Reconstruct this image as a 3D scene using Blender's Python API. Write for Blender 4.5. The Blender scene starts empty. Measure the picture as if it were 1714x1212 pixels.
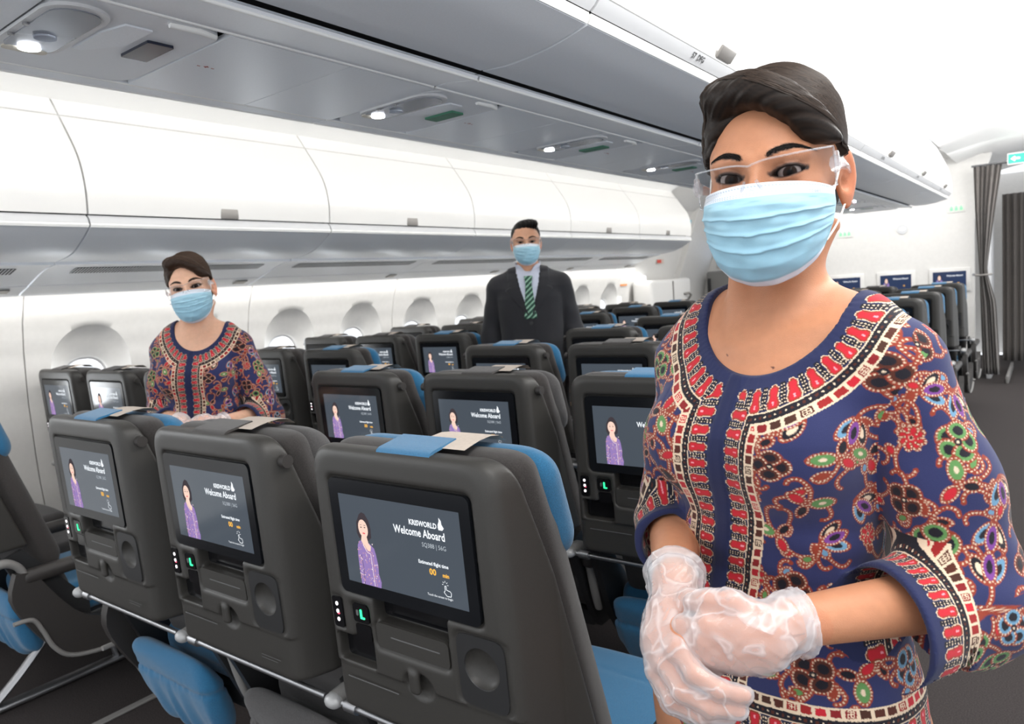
import bpy, bmesh, math, random
import numpy as np
from mathutils import Vector, Matrix
random.seed(4)
rng = np.random.default_rng(7)
sc = bpy.context.scene
COL = sc.collection
R = math.radians

# ---------------------------------------------------------------- camera
F_PX = 1215.7
CAM_POS = (1.9554, -0.7398, 1.3615)
YAW, PITCH, ROLL = -0.641275, -0.101452, -0.0724647
_f = Vector((math.sin(YAW)*math.cos(PITCH), math.cos(YAW)*math.cos(PITCH), math.sin(PITCH)))
_r = _f.cross(Vector((0, 0, 1))).normalized(); _u = _r.cross(_f)
_r2 = _r*math.cos(ROLL)+_u*math.sin(ROLL); _u2 = -_r*math.sin(ROLL)+_u*math.cos(ROLL)
cam_d = bpy.data.cameras.new('camera'); cam = bpy.data.objects.new('camera', cam_d); COL.objects.link(cam)
cam.matrix_world = Matrix(((_r2.x, _u2.x, -_f.x, CAM_POS[0]), (_r2.y, _u2.y, -_f.y, CAM_POS[1]), (_r2.z, _u2.z, -_f.z, CAM_POS[2]), (0, 0, 0, 1)))
cam_d.sensor_width = 36.0; cam_d.lens = F_PX/1714*36.0; cam_d.clip_start = 0.02
cam_d.dof.use_dof = True; cam_d.dof.focus_distance = 1.02; cam_d.dof.aperture_fstop = 9.0
sc.camera = cam

# ---------------------------------------------------------------- light and exposure
w = bpy.data.worlds.new('daylight'); sc.world = w; w.use_nodes = True
w.node_tree.nodes['Background'].inputs[0].default_value = (0.93, 0.96, 1.0, 1)
w.node_tree.nodes['Background'].inputs[1].default_value = .92
sc.view_settings.view_transform = 'Standard'; sc.view_settings.look = 'None'
sc.view_settings.gamma = 1.0; sc.view_settings.use_curve_mapping = False
sc.view_settings.exposure = 0.60
def area(name, loc, rot, sx, sy, power, col=(1, 1, 1)):
    l = bpy.data.lights.new(name, 'AREA'); l.shape = 'RECTANGLE'; l.size = sx; l.size_y = sy; l.energy = power; l.color = col
    o = bpy.data.objects.new(name, l); COL.objects.link(o); o.location = loc; o.rotation_euler = rot; return o
# LED strips the cabin has: ceiling wash over each aisle, wall wash behind the outboard bins, reading lamps; the forward fill is added
area('ceiling_wash_left', (0.0, 3.6, 2.30), (0, R(118), 0), 0.12, 9.5, 38, (1, 0.985, 0.96))
area('ceiling_wash_right', (2.55, 3.4, 2.10), (0, R(140), 0), 0.15, 10.0, 75, (1, 0.99, 0.97))
area('aisle_light_right', (2.3, 3.4, 2.35), (0, R(10), 0), 0.3, 9.5, 56, (1, 0.985, 0.96))
area('daylight_outside_windows', (-3.3, 3.2, 1.35), (0, R(-90), 0), 2.6, 11.0, 520, (.95, .98, 1))
area('forward_fill_light', (.5, 7.6, 2.36), (R(25), 0, 0), 2.6, .3, 15, (1, .985, .96))  # fill lamp added to brighten the front wall
area('wall_wash_left', (-2.02, 3.2, 1.480), (0, R(20), 0), 0.03, 8.6, 13, (1, 0.985, 0.95))

# ---------------------------------------------------------------- materials
def mat(name, col, rough=0.5, metal=0.0, spec=0.5, noise=0.0, nscale=200, bump=0.0, bscale=400, emis=None, estr=0, trans=0, ior=1.45, alpha=1, coat=0, attr=None, sheen=0, sss=0, stretch=None):
    m = bpy.data.materials.new(name); m.use_nodes = True; nt = m.node_tree; b = nt.nodes['Principled BSDF']
    c = (*col[:3], 1); b.inputs['Base Color'].default_value = c; m.diffuse_color = c
    b.inputs['Roughness'].default_value = rough; b.inputs['Metallic'].default_value = metal
    b.inputs['Specular IOR Level'].default_value = spec; b.inputs['IOR'].default_value = ior
    b.inputs['Transmission Weight'].default_value = trans; b.inputs['Alpha'].default_value = alpha
    b.inputs['Coat Weight'].default_value = coat; b.inputs['Sheen Weight'].default_value = sheen
    if sss: b.inputs['Subsurface Weight'].default_value = sss; b.inputs['Subsurface Radius'].default_value = (1, .35, .2); b.inputs['Subsurface Scale'].default_value = 0.008
    if emis: b.inputs['Emission Color'].default_value = (*emis, 1); b.inputs['Emission Strength'].default_value = estr
    src = None
    if attr:
        a = nt.nodes.new('ShaderNodeAttribute'); a.attribute_name = attr; src = a.outputs['Color']
        nt.links.new(src, b.inputs['Base Color'])
    if noise or bump:
        tc = nt.nodes.new('ShaderNodeTexCoord')
        vec = tc.outputs['Object']
        if stretch:
            mp = nt.nodes.new('ShaderNodeMapping'); mp.inputs['Scale'].default_value = stretch; nt.links.new(vec, mp.inputs['Vector']); vec = mp.outputs['Vector']
    if noise:
        n = nt.nodes.new('ShaderNodeTexNoise'); n.inputs['Scale'].default_value = nscale; n.inputs['Detail'].default_value = 3; nt.links.new(vec, n.inputs['Vector'])
        rp = nt.nodes.new('ShaderNodeMapRange'); rp.inputs[1].default_value = .3; rp.inputs[2].default_value = .7; rp.inputs[3].default_value = 1-noise; rp.inputs[4].default_value = 1+noise
        nt.links.new(n.outputs['Fac'], rp.inputs[0])
        mx = nt.nodes.new('ShaderNodeMix'); mx.data_type = 'RGBA'; mx.blend_type = 'MULTIPLY'; mx.inputs[0].default_value = 1
        if src: nt.links.new(src, mx.inputs[6])
        else: mx.inputs[6].default_value = c
        nt.links.new(rp.outputs[0], mx.inputs[7]); nt.links.new(mx.outputs[2], b.inputs['Base Color'])
    if bump:
        n2 = nt.nodes.new('ShaderNodeTexNoise'); n2.inputs['Scale'].default_value = bscale; n2.inputs['Detail'].default_value = 4; nt.links.new(vec, n2.inputs['Vector'])
        bp = nt.nodes.new('ShaderNodeBump'); bp.inputs['Strength'].default_value = bump; bp.inputs['Distance'].default_value = 0.002
        nt.links.new(n2.outputs['Fac'], bp.inputs['Height']); nt.links.new(bp.outputs[0], b.inputs['Normal'])
    return m
def clear_mat(name, tint, a_face, a_edge, rough=.05, bumpy=False):
    m = bpy.data.materials.new(name); m.use_nodes = True; nt = m.node_tree; nt.nodes.clear()
    out = nt.nodes.new('ShaderNodeOutputMaterial'); mx = nt.nodes.new('ShaderNodeMixShader'); tr_ = nt.nodes.new('ShaderNodeBsdfTransparent'); g = nt.nodes.new('ShaderNodeBsdfPrincipled')
    g.inputs['Base Color'].default_value = (*tint, 1); g.inputs['Roughness'].default_value = rough; g.inputs['Coat Weight'].default_value = 1; tr_.inputs[0].default_value = (.97, .975, .98, 1)
    lw = nt.nodes.new('ShaderNodeLayerWeight'); lw.inputs[0].default_value = .35; mr = nt.nodes.new('ShaderNodeMapRange'); mr.inputs[3].default_value = a_face; mr.inputs[4].default_value = a_edge
    nt.links.new(lw.outputs['Facing'], mr.inputs[0]); nt.links.new(mr.outputs[0], mx.inputs[0]); nt.links.new(tr_.outputs[0], mx.inputs[1]); nt.links.new(g.outputs[0], mx.inputs[2]); nt.links.new(mx.outputs[0], out.inputs[0])
    if bumpy:
        tc = nt.nodes.new('ShaderNodeTexCoord'); n2 = nt.nodes.new('ShaderNodeTexNoise'); n2.inputs['Scale'].default_value = 24; n2.inputs['Detail'].default_value = 1.5; n2.inputs['Distortion'].default_value = .9; nt.links.new(tc.outputs['Object'], n2.inputs['Vector'])
        r2 = nt.nodes.new('ShaderNodeMath'); r2.operation = 'SUBTRACT'; r2.inputs[1].default_value = .5; nt.links.new(n2.outputs['Fac'], r2.inputs[0]); r3 = nt.nodes.new('ShaderNodeMath'); r3.operation = 'ABSOLUTE'; nt.links.new(r2.outputs[0], r3.inputs[0])
        bp = nt.nodes.new('ShaderNodeBump'); bp.invert = True; bp.inputs['Strength'].default_value = 1.0; bp.inputs['Distance'].default_value = .007; nt.links.new(r3.outputs[0], bp.inputs['Height']); nt.links.new(bp.outputs[0], g.inputs['Normal'])
        r4 = nt.nodes.new('ShaderNodeMapRange'); r4.inputs[1].default_value = 0; r4.inputs[2].default_value = .05; r4.inputs[3].default_value = .20; r4.inputs[4].default_value = 0; nt.links.new(r3.outputs[0], r4.inputs[0]); ad = nt.nodes.new('ShaderNodeMath'); ad.use_clamp = True; nt.links.new(r4.outputs[0], ad.inputs[0]); nt.links.new(mr.outputs[0], ad.inputs[1]); nt.links.new(ad.outputs[0], mx.inputs[0])
    return m
M = {}
M['wall'] = mat('wall_plastic', (.76, .745, .72), .55, noise=.02, nscale=30)
M['door_white'] = mat('bin_door_plastic', (.80, .79, .77), .42, coat=.15)
M['bin_grey'] = mat('bin_underside_plastic', (.80, .825, .86), .36, noise=.02, nscale=300)
M['psu'] = mat('service_panel_plastic', (.76, .79, .83), .32, noise=.02, nscale=300)
M['psu_light'] = mat('service_unit_plastic', (.74, .76, .79), .40)
M['lip'] = mat('bin_lip_plastic', (.66, .665, .675), .35)
M['strip_white'] = mat('bin_edge_strip', (.93, .93, .91), .25)
M['dark_gap'] = mat('dark_gap', (.03, .03, .032), .7)
M['latch'] = mat('latch_metal', (.27, .255, .24), .4, .3)
M['ceiling'] = mat('ceiling_plastic', (.86, .86, .85), .6)
M['carpet'] = mat('carpet', (.036, .029, .028), .95, noise=.55, nscale=260, bump=.6, bscale=500)
M['shell'] = mat('seat_shell_plastic', (.040, .0375, .034), .42, noise=.06, nscale=500, bump=.15, bscale=900)
M['shell_dark'] = mat('dark_inset_plastic', (.025, .025, .026), .38)
M['black'] = mat('black_gloss', (.006, .006, .007), .12)
M['bezel'] = mat('screen_bezel', (.007, .008, .010), .16)
M['fabric'] = mat('dark_grey_fabric', (.042, .037, .035), .95, noise=.25, nscale=500, bump=.5, bscale=1100, sheen=.2)
M['fabric_mid'] = mat('grey_fabric', (.070, .066, .066), .95, noise=.25, nscale=500, bump=.5, bscale=1100, sheen=.2)
M['blue'] = mat('blue_fabric', (.022, .145, .29), .9, noise=.2, nscale=600, bump=.5, bscale=1100, sheen=.3)
M['antimac'] = mat('headrest_paper_cover', (.50, .43, .37), .9, noise=.05, nscale=200)
M['alu'] = mat('brushed_aluminium', (.36, .36, .37), .34, .9)
M['grey_trim'] = mat('light_grey_trim', (.24, .232, .222), .4)
M['arm'] = mat('armrest_plastic', (.040, .036, .034), .42, bump=.2, bscale=900)
M['white_led'] = mat('white_indicator', (1, 1, 1), .4, emis=(1, .93, .97), estr=1.3)
M['red_led'] = mat('red_indicator', (.8, .1, .15), .4, emis=(.9, .12, .2), estr=.6)
M['green_led'] = mat('green_indicator', (.05, .9, .35), .4, emis=(.03, .9, .33), estr=.8)
M['line'] = mat('engraved_line', (.13, .13, .13), .4)
M['red_tag'] = mat('red_tag', (.35, .02, .02), .6)

# ---------------------------------------------------------------- helpers
def newobj(name, me, parent=None, loc=None):
    o = bpy.data.objects.new(name, me); COL.objects.link(o)
    if parent is not None: o.parent = parent
    if loc is not None: o.location = loc
    return o
def tag(o, label=None, cat=None, group=None, kind=None):
    if label: o['label'] = label
    if cat: o['category'] = cat
    if group: o['group'] = group
    if kind: o['kind'] = kind
    return o
def empty(name, loc=(0, 0, 0), rz=0):
    o = bpy.data.objects.new(name, None); COL.objects.link(o); o.location = loc; o.rotation_euler = (0, 0, rz); o.empty_display_size = .1
    return o
class MB:
    def __init__(s): s.v = []; s.f = []; s.m = []; s.n = 0
    def add(s, v, f, mi=0):
        s.v.extend([tuple(map(float, p)) for p in v]); s.f.extend([tuple(int(i)+s.n for i in q) for q in f]); s.m.extend([mi]*len(f)); s.n += len(v); return s
    def box(s, c, d, mi=0, bev=0.0, rot=None, seg=2):
        bm = bmesh.new(); bmesh.ops.create_cube(bm, size=1); bmesh.ops.scale(bm, vec=d, verts=bm.verts)
        if bev > 0: bmesh.ops.bevel(bm, geom=bm.edges[:], offset=min(bev, min(d)*.49), segments=seg, profile=.5, affect='EDGES')
        if rot is not None: bmesh.ops.transform(bm, matrix=rot.to_4x4(), verts=bm.verts)
        bmesh.ops.translate(bm, vec=c, verts=bm.verts); s.bm(bm, mi); return s
    def bm(s, bm, mi=0):
        bm.verts.index_update(); s.add([v.co[:] for v in bm.verts], [[v.index for v in f.verts] for f in bm.faces], mi); bm.free()
    def tube(s, pts, r, n=8, mi=0, flat=1.0, caps=True):
        pts = [Vector(p) for p in pts]; rs = r if hasattr(r, '__len__') else [r]*len(pts); v = []; f = []
        up = Vector((0, 0, 1))
        for i, p in enumerate(pts):
            t = (pts[min(i+1, len(pts)-1)]-pts[max(i-1, 0)]).normalized()
            a = t.cross(up)
            if a.length < 1e-3: a = t.cross(Vector((1, 0, 0)))
            a.normalize(); b = a.cross(t)
            for k in range(n):
                th = 2*math.pi*k/n; v.append(p+a*math.cos(th)*rs[i]+b*math.sin(th)*rs[i]*flat)
        for i in range(len(pts)-1):
            for k in range(n): f.append((i*n+k, i*n+(k+1) % n, (i+1)*n+(k+1) % n, (i+1)*n+k))
        if caps: f.append(tuple(range(n))); f.append(tuple((len(pts)-1)*n+k for k in reversed(range(n))))
        return s.add(v, f, mi)
    def prism(s, poly, a0, a1, axis='Y', mi=0):
        # poly in the two other axes, extruded along axis from a0 to a1
        n = len(poly)
        def P(p, a): return (p[0], a, p[1]) if axis == 'Y' else ((a, p[0], p[1]) if axis == 'X' else (p[0], p[1], a))
        v = [P(p, a0) for p in poly]+[P(p, a1) for p in poly]
        f = [tuple(range(n)), tuple(n+k for k in reversed(range(n)))]+[(k, n+k, n+(k+1) % n, (k+1) % n) for k in range(n)]
        return s.add(v, f, mi)
    def disc(s, c, rx, ry, d, n=24, mi=0, axis='Y'):
        poly = [(c[0 if axis != 'X' else 1]+rx*math.cos(2*math.pi*k/n), c[2 if axis != 'Z' else 1]+ry*math.sin(2*math.pi*k/n)) for k in range(n)]
        a = c[{'X': 0, 'Y': 1, 'Z': 2}[axis]]
        return s.prism(poly, a-d/2, a+d/2, axis, mi)
    def build(s, name, mats, parent=None, smooth=None, loc=None, fixn=True):
        me = bpy.data.meshes.new(name); me.from_pydata(s.v, [], s.f)
        mats = mats if isinstance(mats, (list, tuple)) else [mats]
        for m in mats: me.materials.append(m)
        if len(mats) > 1: me.polygons.foreach_set('material_index', s.m)
        if fixn:
            bm = bmesh.new(); bm.from_mesh(me); bmesh.ops.recalc_face_normals(bm, faces=bm.faces); bm.to_mesh(me); bm.free()
        me.update()
        if smooth is not None:
            me.polygons.foreach_set('use_smooth', [True]*len(me.polygons))
            try: me.set_sharp_from_angle(angle=R(smooth))
            except Exception: pass
        return newobj(name, me, parent, loc)
def np_mesh(name, V, Fq, mats, smooth=True, colors=None):
    me = bpy.data.meshes.new(name); V = np.asarray(V, np.float32); Fq = np.asarray(Fq, np.int32); k = Fq.shape[1]
    me.vertices.add(len(V)); me.vertices.foreach_set('co', V.ravel())
    me.loops.add(Fq.size); me.loops.foreach_set('vertex_index', Fq.ravel())
    me.polygons.add(len(Fq)); me.polygons.foreach_set('loop_start', np.arange(0, Fq.size, k, dtype=np.int32)); me.polygons.foreach_set('loop_total', np.full(len(Fq), k, np.int32))
    me.polygons.foreach_set('use_smooth', np.full(len(Fq), smooth)); me.update(calc_edges=True)
    for m in (mats if isinstance(mats, (list, tuple)) else [mats]): me.materials.append(m)
    if colors is not None:
        a = me.color_attributes.new('paint', 'FLOAT_COLOR', 'POINT'); c = np.ones((len(V), 4), np.float32); c[:, :3] = colors; a.data.foreach_set('color', c.ravel())
    return me
def thick(prof, t):
    # open profile -> closed outline with thickness t on its left side
    P = [Vector(p) for p in prof]; out = []
    for i, p in enumerate(P):
        d = (P[min(i+1, len(P)-1)]-P[max(i-1, 0)]).normalized(); out.append((p.x-d.y*t, p.y+d.x*t))
    return [tuple(p) for p in P]+out[::-1]
def spline(pts, n=6):
    # Catmull-Rom through 2D/3D points
    P = [np.array(p, float) for p in pts]; out = []
    for i in range(len(P)-1):
        p0 = P[max(i-1, 0)]; p1 = P[i]; p2 = P[i+1]; p3 = P[min(i+2, len(P)-1)]
        for k in range(n):
            t = k/n; out.append(.5*((2*p1)+(-p0+p2)*t+(2*p0-5*p1+4*p2-p3)*t*t+(-p0+3*p1-3*p2+p3)*t**3))
    out.append(P[-1]); return out
def dup(root, loc=None, label=None):
    r = root.copy(); COL.objects.link(r)
    if loc is not None: r.location = loc
    if label: r['label'] = label
    for ch in root.children:
        c = ch.copy(); COL.objects.link(c); c.parent = r
        for g in ch.children:
            d = g.copy(); COL.objects.link(d); d.parent = c
    return r
def text_mesh(body, size, align='RIGHT', bold=0.0, sx=1.0):
    c = bpy.data.curves.new('lettering', 'FONT'); c.body = body; c.size = size; c.align_x = align; c.resolution_u = 2; c.offset = bold; c.fill_mode = 'FRONT'
    o = bpy.data.objects.new('t', c); COL.objects.link(o); dg = bpy.context.evaluated_depsgraph_get()
    me = bpy.data.meshes.new_from_object(o.evaluated_get(dg)); v = [(p.co.x*sx, p.co.y) for p in me.vertices]; f = [tuple(p.vertices) for p in me.polygons]
    bpy.data.objects.remove(o); bpy.data.curves.remove(c); bpy.data.meshes.remove(me); return v, f

# ---------------------------------------------------------------- signed-distance modelling (smooth organic solids)
def nets(f, lo, hi, h, blk=6, margin=1.35):
    lo = np.array(lo, np.float32); hi = np.array(hi, np.float32); nb = np.ceil((hi-lo)/(h*blk)).astype(int); n = nb*blk+1
    cs = [lo[a]+(np.arange(nb[a])+.5)*blk*h for a in range(3)]
    C = np.stack(np.meshgrid(*cs, indexing='ij'), -1).reshape(-1, 3).astype(np.float32)
    dc = f(C); act = np.abs(dc) < blk*h*.866*margin+h*2
    D = np.repeat(np.repeat(np.repeat(np.where(dc < 0, -1., 1.).astype(np.float32).reshape(nb), blk, 0), blk, 1), blk, 2)
    D = np.pad(D, ((0, 1),)*3, mode='edge')
    ib = np.argwhere(act.reshape(nb)); r = np.arange(blk+1); L = np.stack(np.meshgrid(r, r, r, indexing='ij'), -1).reshape(-1, 3)
    for s in range(0, len(ib), 1500):
        I = (ib[s:s+1500, None, :]*blk+L[None]).reshape(-1, 3); d = f((lo+I*h).astype(np.float32)); D[I[:, 0], I[:, 1], I[:, 2]] = d
    S = D < 0; nx, ny, nz = np.array(D.shape)-1
    cnt = np.zeros((nx, ny, nz), np.int8)
    for i in (0, 1):
        for j in (0, 1):
            for k in (0, 1): cnt += S[i:nx+i, j:ny+j, k:nz+k]
    cells = np.argwhere((cnt > 0) & (cnt < 8)); del cnt
    idx = np.full((nx, ny, nz), -1, np.int32); idx[cells[:, 0], cells[:, 1], cells[:, 2]] = np.arange(len(cells))
    off = np.array([(i, j, k) for i in (0, 1) for j in (0, 1) for k in (0, 1)])
    val = np.stack([D[cells[:, 0]+o[0], cells[:, 1]+o[1], cells[:, 2]+o[2]] for o in off], 1)
    acc = np.zeros((len(cells), 3), np.float32); c2 = np.zeros(len(cells), np.float32)
    for a in range(8):
        for b in range(a+1, 8):
            if np.abs(off[a]-off[b]).sum() != 1: continue
            m = (val[:, a] < 0) != (val[:, b] < 0); t = val[:, a]/np.where(m, val[:, a]-val[:, b], 1)
            p = off[a]+(off[b]-off[a])*t[:, None]; acc += np.where(m[:, None], p, 0).astype(np.float32); c2 += m
    V = lo+(cells+acc/c2[:, None])*h
    Q = []
    for ax in range(3):
        sl0 = [slice(1, -1)]*3; sl0[ax] = slice(0, -1); sl1 = list(sl0); sl1[ax] = slice(1, None)
        A = S[tuple(sl0)]; B = S[tuple(sl1)]; e = np.argwhere(A != B); base = e+1; base[:, ax] -= 1
        fl = A[e[:, 0], e[:, 1], e[:, 2]]
        u, v2 = [(1, 2), (2, 0), (0, 1)][ax]
        def ci(du, dv):
            g = base.copy(); g[:, u] -= du; g[:, v2] -= dv; return idx[g[:, 0], g[:, 1], g[:, 2]]
        q = np.stack([ci(1, 1), ci(0, 1), ci(0, 0), ci(1, 0)], 1); q[~fl] = q[~fl][:, ::-1]; Q.append(q)
    Q = np.concatenate(Q); Q = Q[(Q >= 0).all(1)]
    return V.astype(np.float32), Q
def relax(V, Q, it=2, lam=.5):
    e = np.concatenate([Q[:, [0, 1]], Q[:, [1, 2]], Q[:, [2, 3]], Q[:, [3, 0]]]); n = len(V)
    for _ in range(it):
        s = np.stack([np.bincount(e[:, 0], V[e[:, 1], a], n)+np.bincount(e[:, 1], V[e[:, 0], a], n) for a in range(3)], 1)
        c = np.bincount(e[:, 0], minlength=n)+np.bincount(e[:, 1], minlength=n); V = V+lam*(s/np.maximum(c, 1)[:, None]-V)
    return V
def subdiv(V, Q):
    # linear 1->4 split, keeps quads
    e = np.concatenate([Q[:, [0, 1]], Q[:, [1, 2]], Q[:, [2, 3]], Q[:, [3, 0]]]); es = np.sort(e, 1)
    key = es[:, 0].astype(np.int64)*len(V)+es[:, 1]; uk, inv = np.unique(key, return_inverse=True)
    ea = (uk//len(V)).astype(int); eb = (uk % len(V)).astype(int); n = len(V); m = len(Q); inv = inv.reshape(4, m)+n
    fc = n+len(uk)+np.arange(m); V2 = np.concatenate([V, (V[ea]+V[eb])/2, V[Q].mean(1)])
    Q2 = np.concatenate([np.stack([Q[:, k], inv[k], fc, inv[(k-1) % 4]], 1) for k in range(4)]); return V2, Q2
def smin(a, b, k):
    h = np.maximum(k-np.abs(a-b), 0)/k; return np.minimum(a, b)-h*h*k*.25
def smax(a, b, k): return -smin(-a, -b, k)
def sd_cap(P, a, b, ra, rb, sc3=None):
    a = np.asarray(a, np.float32); b = np.asarray(b, np.float32); ab = b-a; t = np.clip((P-a)@ab/(ab@ab), 0, 1)
    d = P-a-t[:, None]*ab
    if sc3 is not None: d = d/np.asarray(sc3, np.float32)
    return np.sqrt((d*d).sum(1))-(ra+(rb-ra)*t)
def sd_ell(P, c, r, Rm=None):
    d = P-np.asarray(c, np.float32)
    if Rm is not None: d = d@np.asarray(Rm, np.float32)
    r = np.asarray(r, np.float32); k0 = np.sqrt(((d/r)**2).sum(1)); k1 = np.sqrt(((d/(r*r))**2).sum(1)); return k0*(k0-1)/np.maximum(k1, 1e-6)
def sd_box(P, c, b, r=0, Rm=None):
    d = P-np.asarray(c, np.float32)
    if Rm is not None: d = d@np.asarray(Rm, np.float32)
    q = np.abs(d)-np.asarray(b, np.float32)+r; return np.sqrt((np.maximum(q, 0)**2).sum(1))+np.minimum(q.max(1), 0)-r
def rotm(yaw=0, pitch=0, roll=0):
    # columns are the local axes in world space
    return np.array((Matrix.Rotation(yaw, 3, 'Z')@Matrix.Rotation(pitch, 3, 'X')@Matrix.Rotation(roll, 3, 'Y')), np.float32)
# ================================================================ cabin shell
Y0, Y1 = -1.6, 9.6
def struct(o): o['kind'] = 'structure'; return o
fl = MB(); fl.box((0.9, 4.2, -.03), (6.2, 13.4, .06)); struct(fl.build('floor', M['carpet']))
tr = empty('trim_1'); struct(tr)
for x in (-.62, -1.75, .06, 1.2, 2.32):
    b = MB(); b.box((x, 3.4, .004), (.03, 10, .008), bev=.003); b.build('seat_track_cover', M['grey_trim'], tr)

# ---- left side wall: panels with funnel-shaped window recesses
WIN0, WP = 1.045, .64
def wallx(z):
    zs = [0, .25, .6, .95, 1.2, 1.36, 1.5]; xs = [-2.06, -2.16, -2.215, -2.215, -2.19, -2.15, -2.085]
    return np.interp(z, zs, xs)
wall = empty('wall_left'); struct(wall)
ZC = 1.09
def window_cell(mb, yc, y0, y1, z0=0.0, z1=1.5, n=96):
    th = np.arange(n)*2*np.pi/n; c, s = np.cos(th), np.sin(th)
    # rectangle boundary points
    hy0, hy1, hz0, hz1 = yc-y0, y1-yc, ZC-z0, z1-ZC
    ky = np.where(c > 0, hy1, hy0)/np.maximum(np.abs(c), 1e-6); kz = np.where(s > 0, hz1, hz0)/np.maximum(np.abs(s), 1e-6); k = np.minimum(ky, kz)
    rect = np.stack([c*k, s*k], 1)
    # snap nearest samples to the corners
    for cy, cz in ((hy1, hz1), (-hy0, hz1), (-hy0, -hz0), (hy1, -hz0)):
        j = np.argmin((rect[:, 0]-cy)**2+(rect[:, 1]-cz)**2); rect[j] = (cy, cz)
    def ell(a, b, p=2.0): kk = (np.abs(c)**p/a**p+np.abs(s)**p/b**p)**(-1/p); return np.stack([c*kk, s*kk], 1)
    E0 = ell(.205, .240, 2.15); E3 = ell(.125, .170, 2.6)+np.array([0, -.105])
    rings = [(rect, 0.)]+[(rect*(1-t)+E0*t, 0.) for t in (.3, .6, .85)]+[(E0, .0), (E0*.985, .006), (E0*.95, .022), (E0*.5+E3*.45, .055), (E3*1.06, .085), (E3, .095), (E3*.985, .115)]
    V = []
    for P, dx in rings:
        for (yy, zz) in P: V.append((wallx(ZC+zz)-dx, yc+yy, ZC+zz))
    Fq = [(i*n+k, i*n+(k+1) % n, (i+1)*n+(k+1) % n, (i+1)*n+k) for i in range(len(rings)-1) for k in range(n)]
    mb.add(V, Fq); return E3
gl = clear_mat('window_glass', (.9, .93, .95), .02, .3)
shade_m = mat('window_inner_frame', (.62, .62, .63), .4)
k = -3; wn = 0
pan = -3
seamY = [.725+1.28*i for i in range(-2, 6)]
for i in range(len(seamY)-1):
    y0, y1 = seamY[i]+.003, seamY[i+1]-.003; mb = MB(); ym = (seamY[i]+seamY[i+1])/2
    for (a, b, yc) in ((y0, ym, y0+.32), (ym, y1, ym+.32)): window_cell(mb, yc, a, b)
    # folded edges give the joint its depth
    for ye, sgn in ((y0, -1), (y1, 1)):
        zz = np.linspace(0, 1.5, 12); mb.add([(wallx(z), ye, z) for z in zz]+[(wallx(z)-.02, ye, z) for z in zz], [(j, j+1, 12+j+1, 12+j) for j in range(11)])
    o = mb.build('wall_panel', M['wall'], wall, smooth=50, fixn=False)
    for yc in (y0+.32, ym+.32):
        wn += 1; w_ = empty('window_%d' % wn); struct(w_)
        th = np.arange(40)*2*np.pi/40
        f = MB()
        def el(a, b): kk = (np.abs(np.cos(th))**2.6/a**2.6+np.abs(np.sin(th))**2.6/b**2.6)**(-1/2.6); return np.stack([np.cos(th)*kk, np.sin(th)*kk], 1)
        O = el(.131, .178); I = el(.112, .158); xx = wallx(ZC)-.105
        ZW = ZC-.105; V = [(xx, yc+p[0], ZW+p[1]) for p in O]+[(xx, yc+p[0], ZW+p[1]) for p in I]+[(xx-.03, yc+p[0], ZW+p[1]) for p in I]
        f.add(V, [(j, (j+1) % 40, 40+(j+1) % 40, 40+j) for j in range(40)]+[(40+j, 40+(j+1) % 40, 80+(j+1) % 40, 80+j) for j in range(40)])
        f.build('window_frame', shade_m, w_, smooth=40)
        g = MB(); g.prism([(yc+p[0]*.99, ZW+p[1]*.99) for p in I], xx-.024, xx-.020, 'X'); g.build('pane', gl, w_)
zz = np.linspace(0, 1.5, 12)
# backing skin behind the panel joints
bk = MB()
for ya, yb in [(seamY[i]-.012, seamY[i]+.012) for i in range(len(seamY))]:
    bk.add([(wallx(z)-.018, ya, z) for z in zz]+[(wallx(z)-.018, yb, z) for z in zz], [(j, j+1, 13+j, 12+j) for j in range(11)])
bk.build('joint_backing', M['lip'], wall)
bs = MB(); bs.box((-2.045, 3.1, .07), (.05, 8.2, .14), bev=.01); struct(bs.build('baseboard_left', M['grey_trim']))

# ---- ceiling
cl = MB()
prof = spline([(-1.50, 2.285), (-1.25, 2.40), (-.8, 2.47), (-.3, 2.47), (.1, 2.36)], 6)
cl.prism(thick([tuple(p) for p in prof][::-1], -.02), -1.8, 7.05)
prof2 = spline([(1.15, 2.34), (1.5, 2.44), (2.0, 2.50), (2.6, 2.44), (3.0, 2.3)], 6)
cl.prism(thick([tuple(p) for p in prof2][::-1], -.02), -1.8, 10.9)
cl.box((-.65, 9.0, 2.42), (3.7, 4.0, .03))
struct(cl.build('ceiling', M['ceiling'], smooth=40))

# ---- overhead bins
BP = 1.27
def module(kind, side, cx, y0, y1, label, cat, group):
    root = empty(kind, (0, 0, 0)); tag(root, label, cat, group); g = .004
    def X(p): return [(cx+side*a, z) for a, z in p]
    return root, X, y0+g, y1-g
ORD = ['first', 'second', 'third', 'fourth', 'fifth', 'sixth', 'seventh', 'eighth', 'ninth', 'tenth', 'eleventh']
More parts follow.
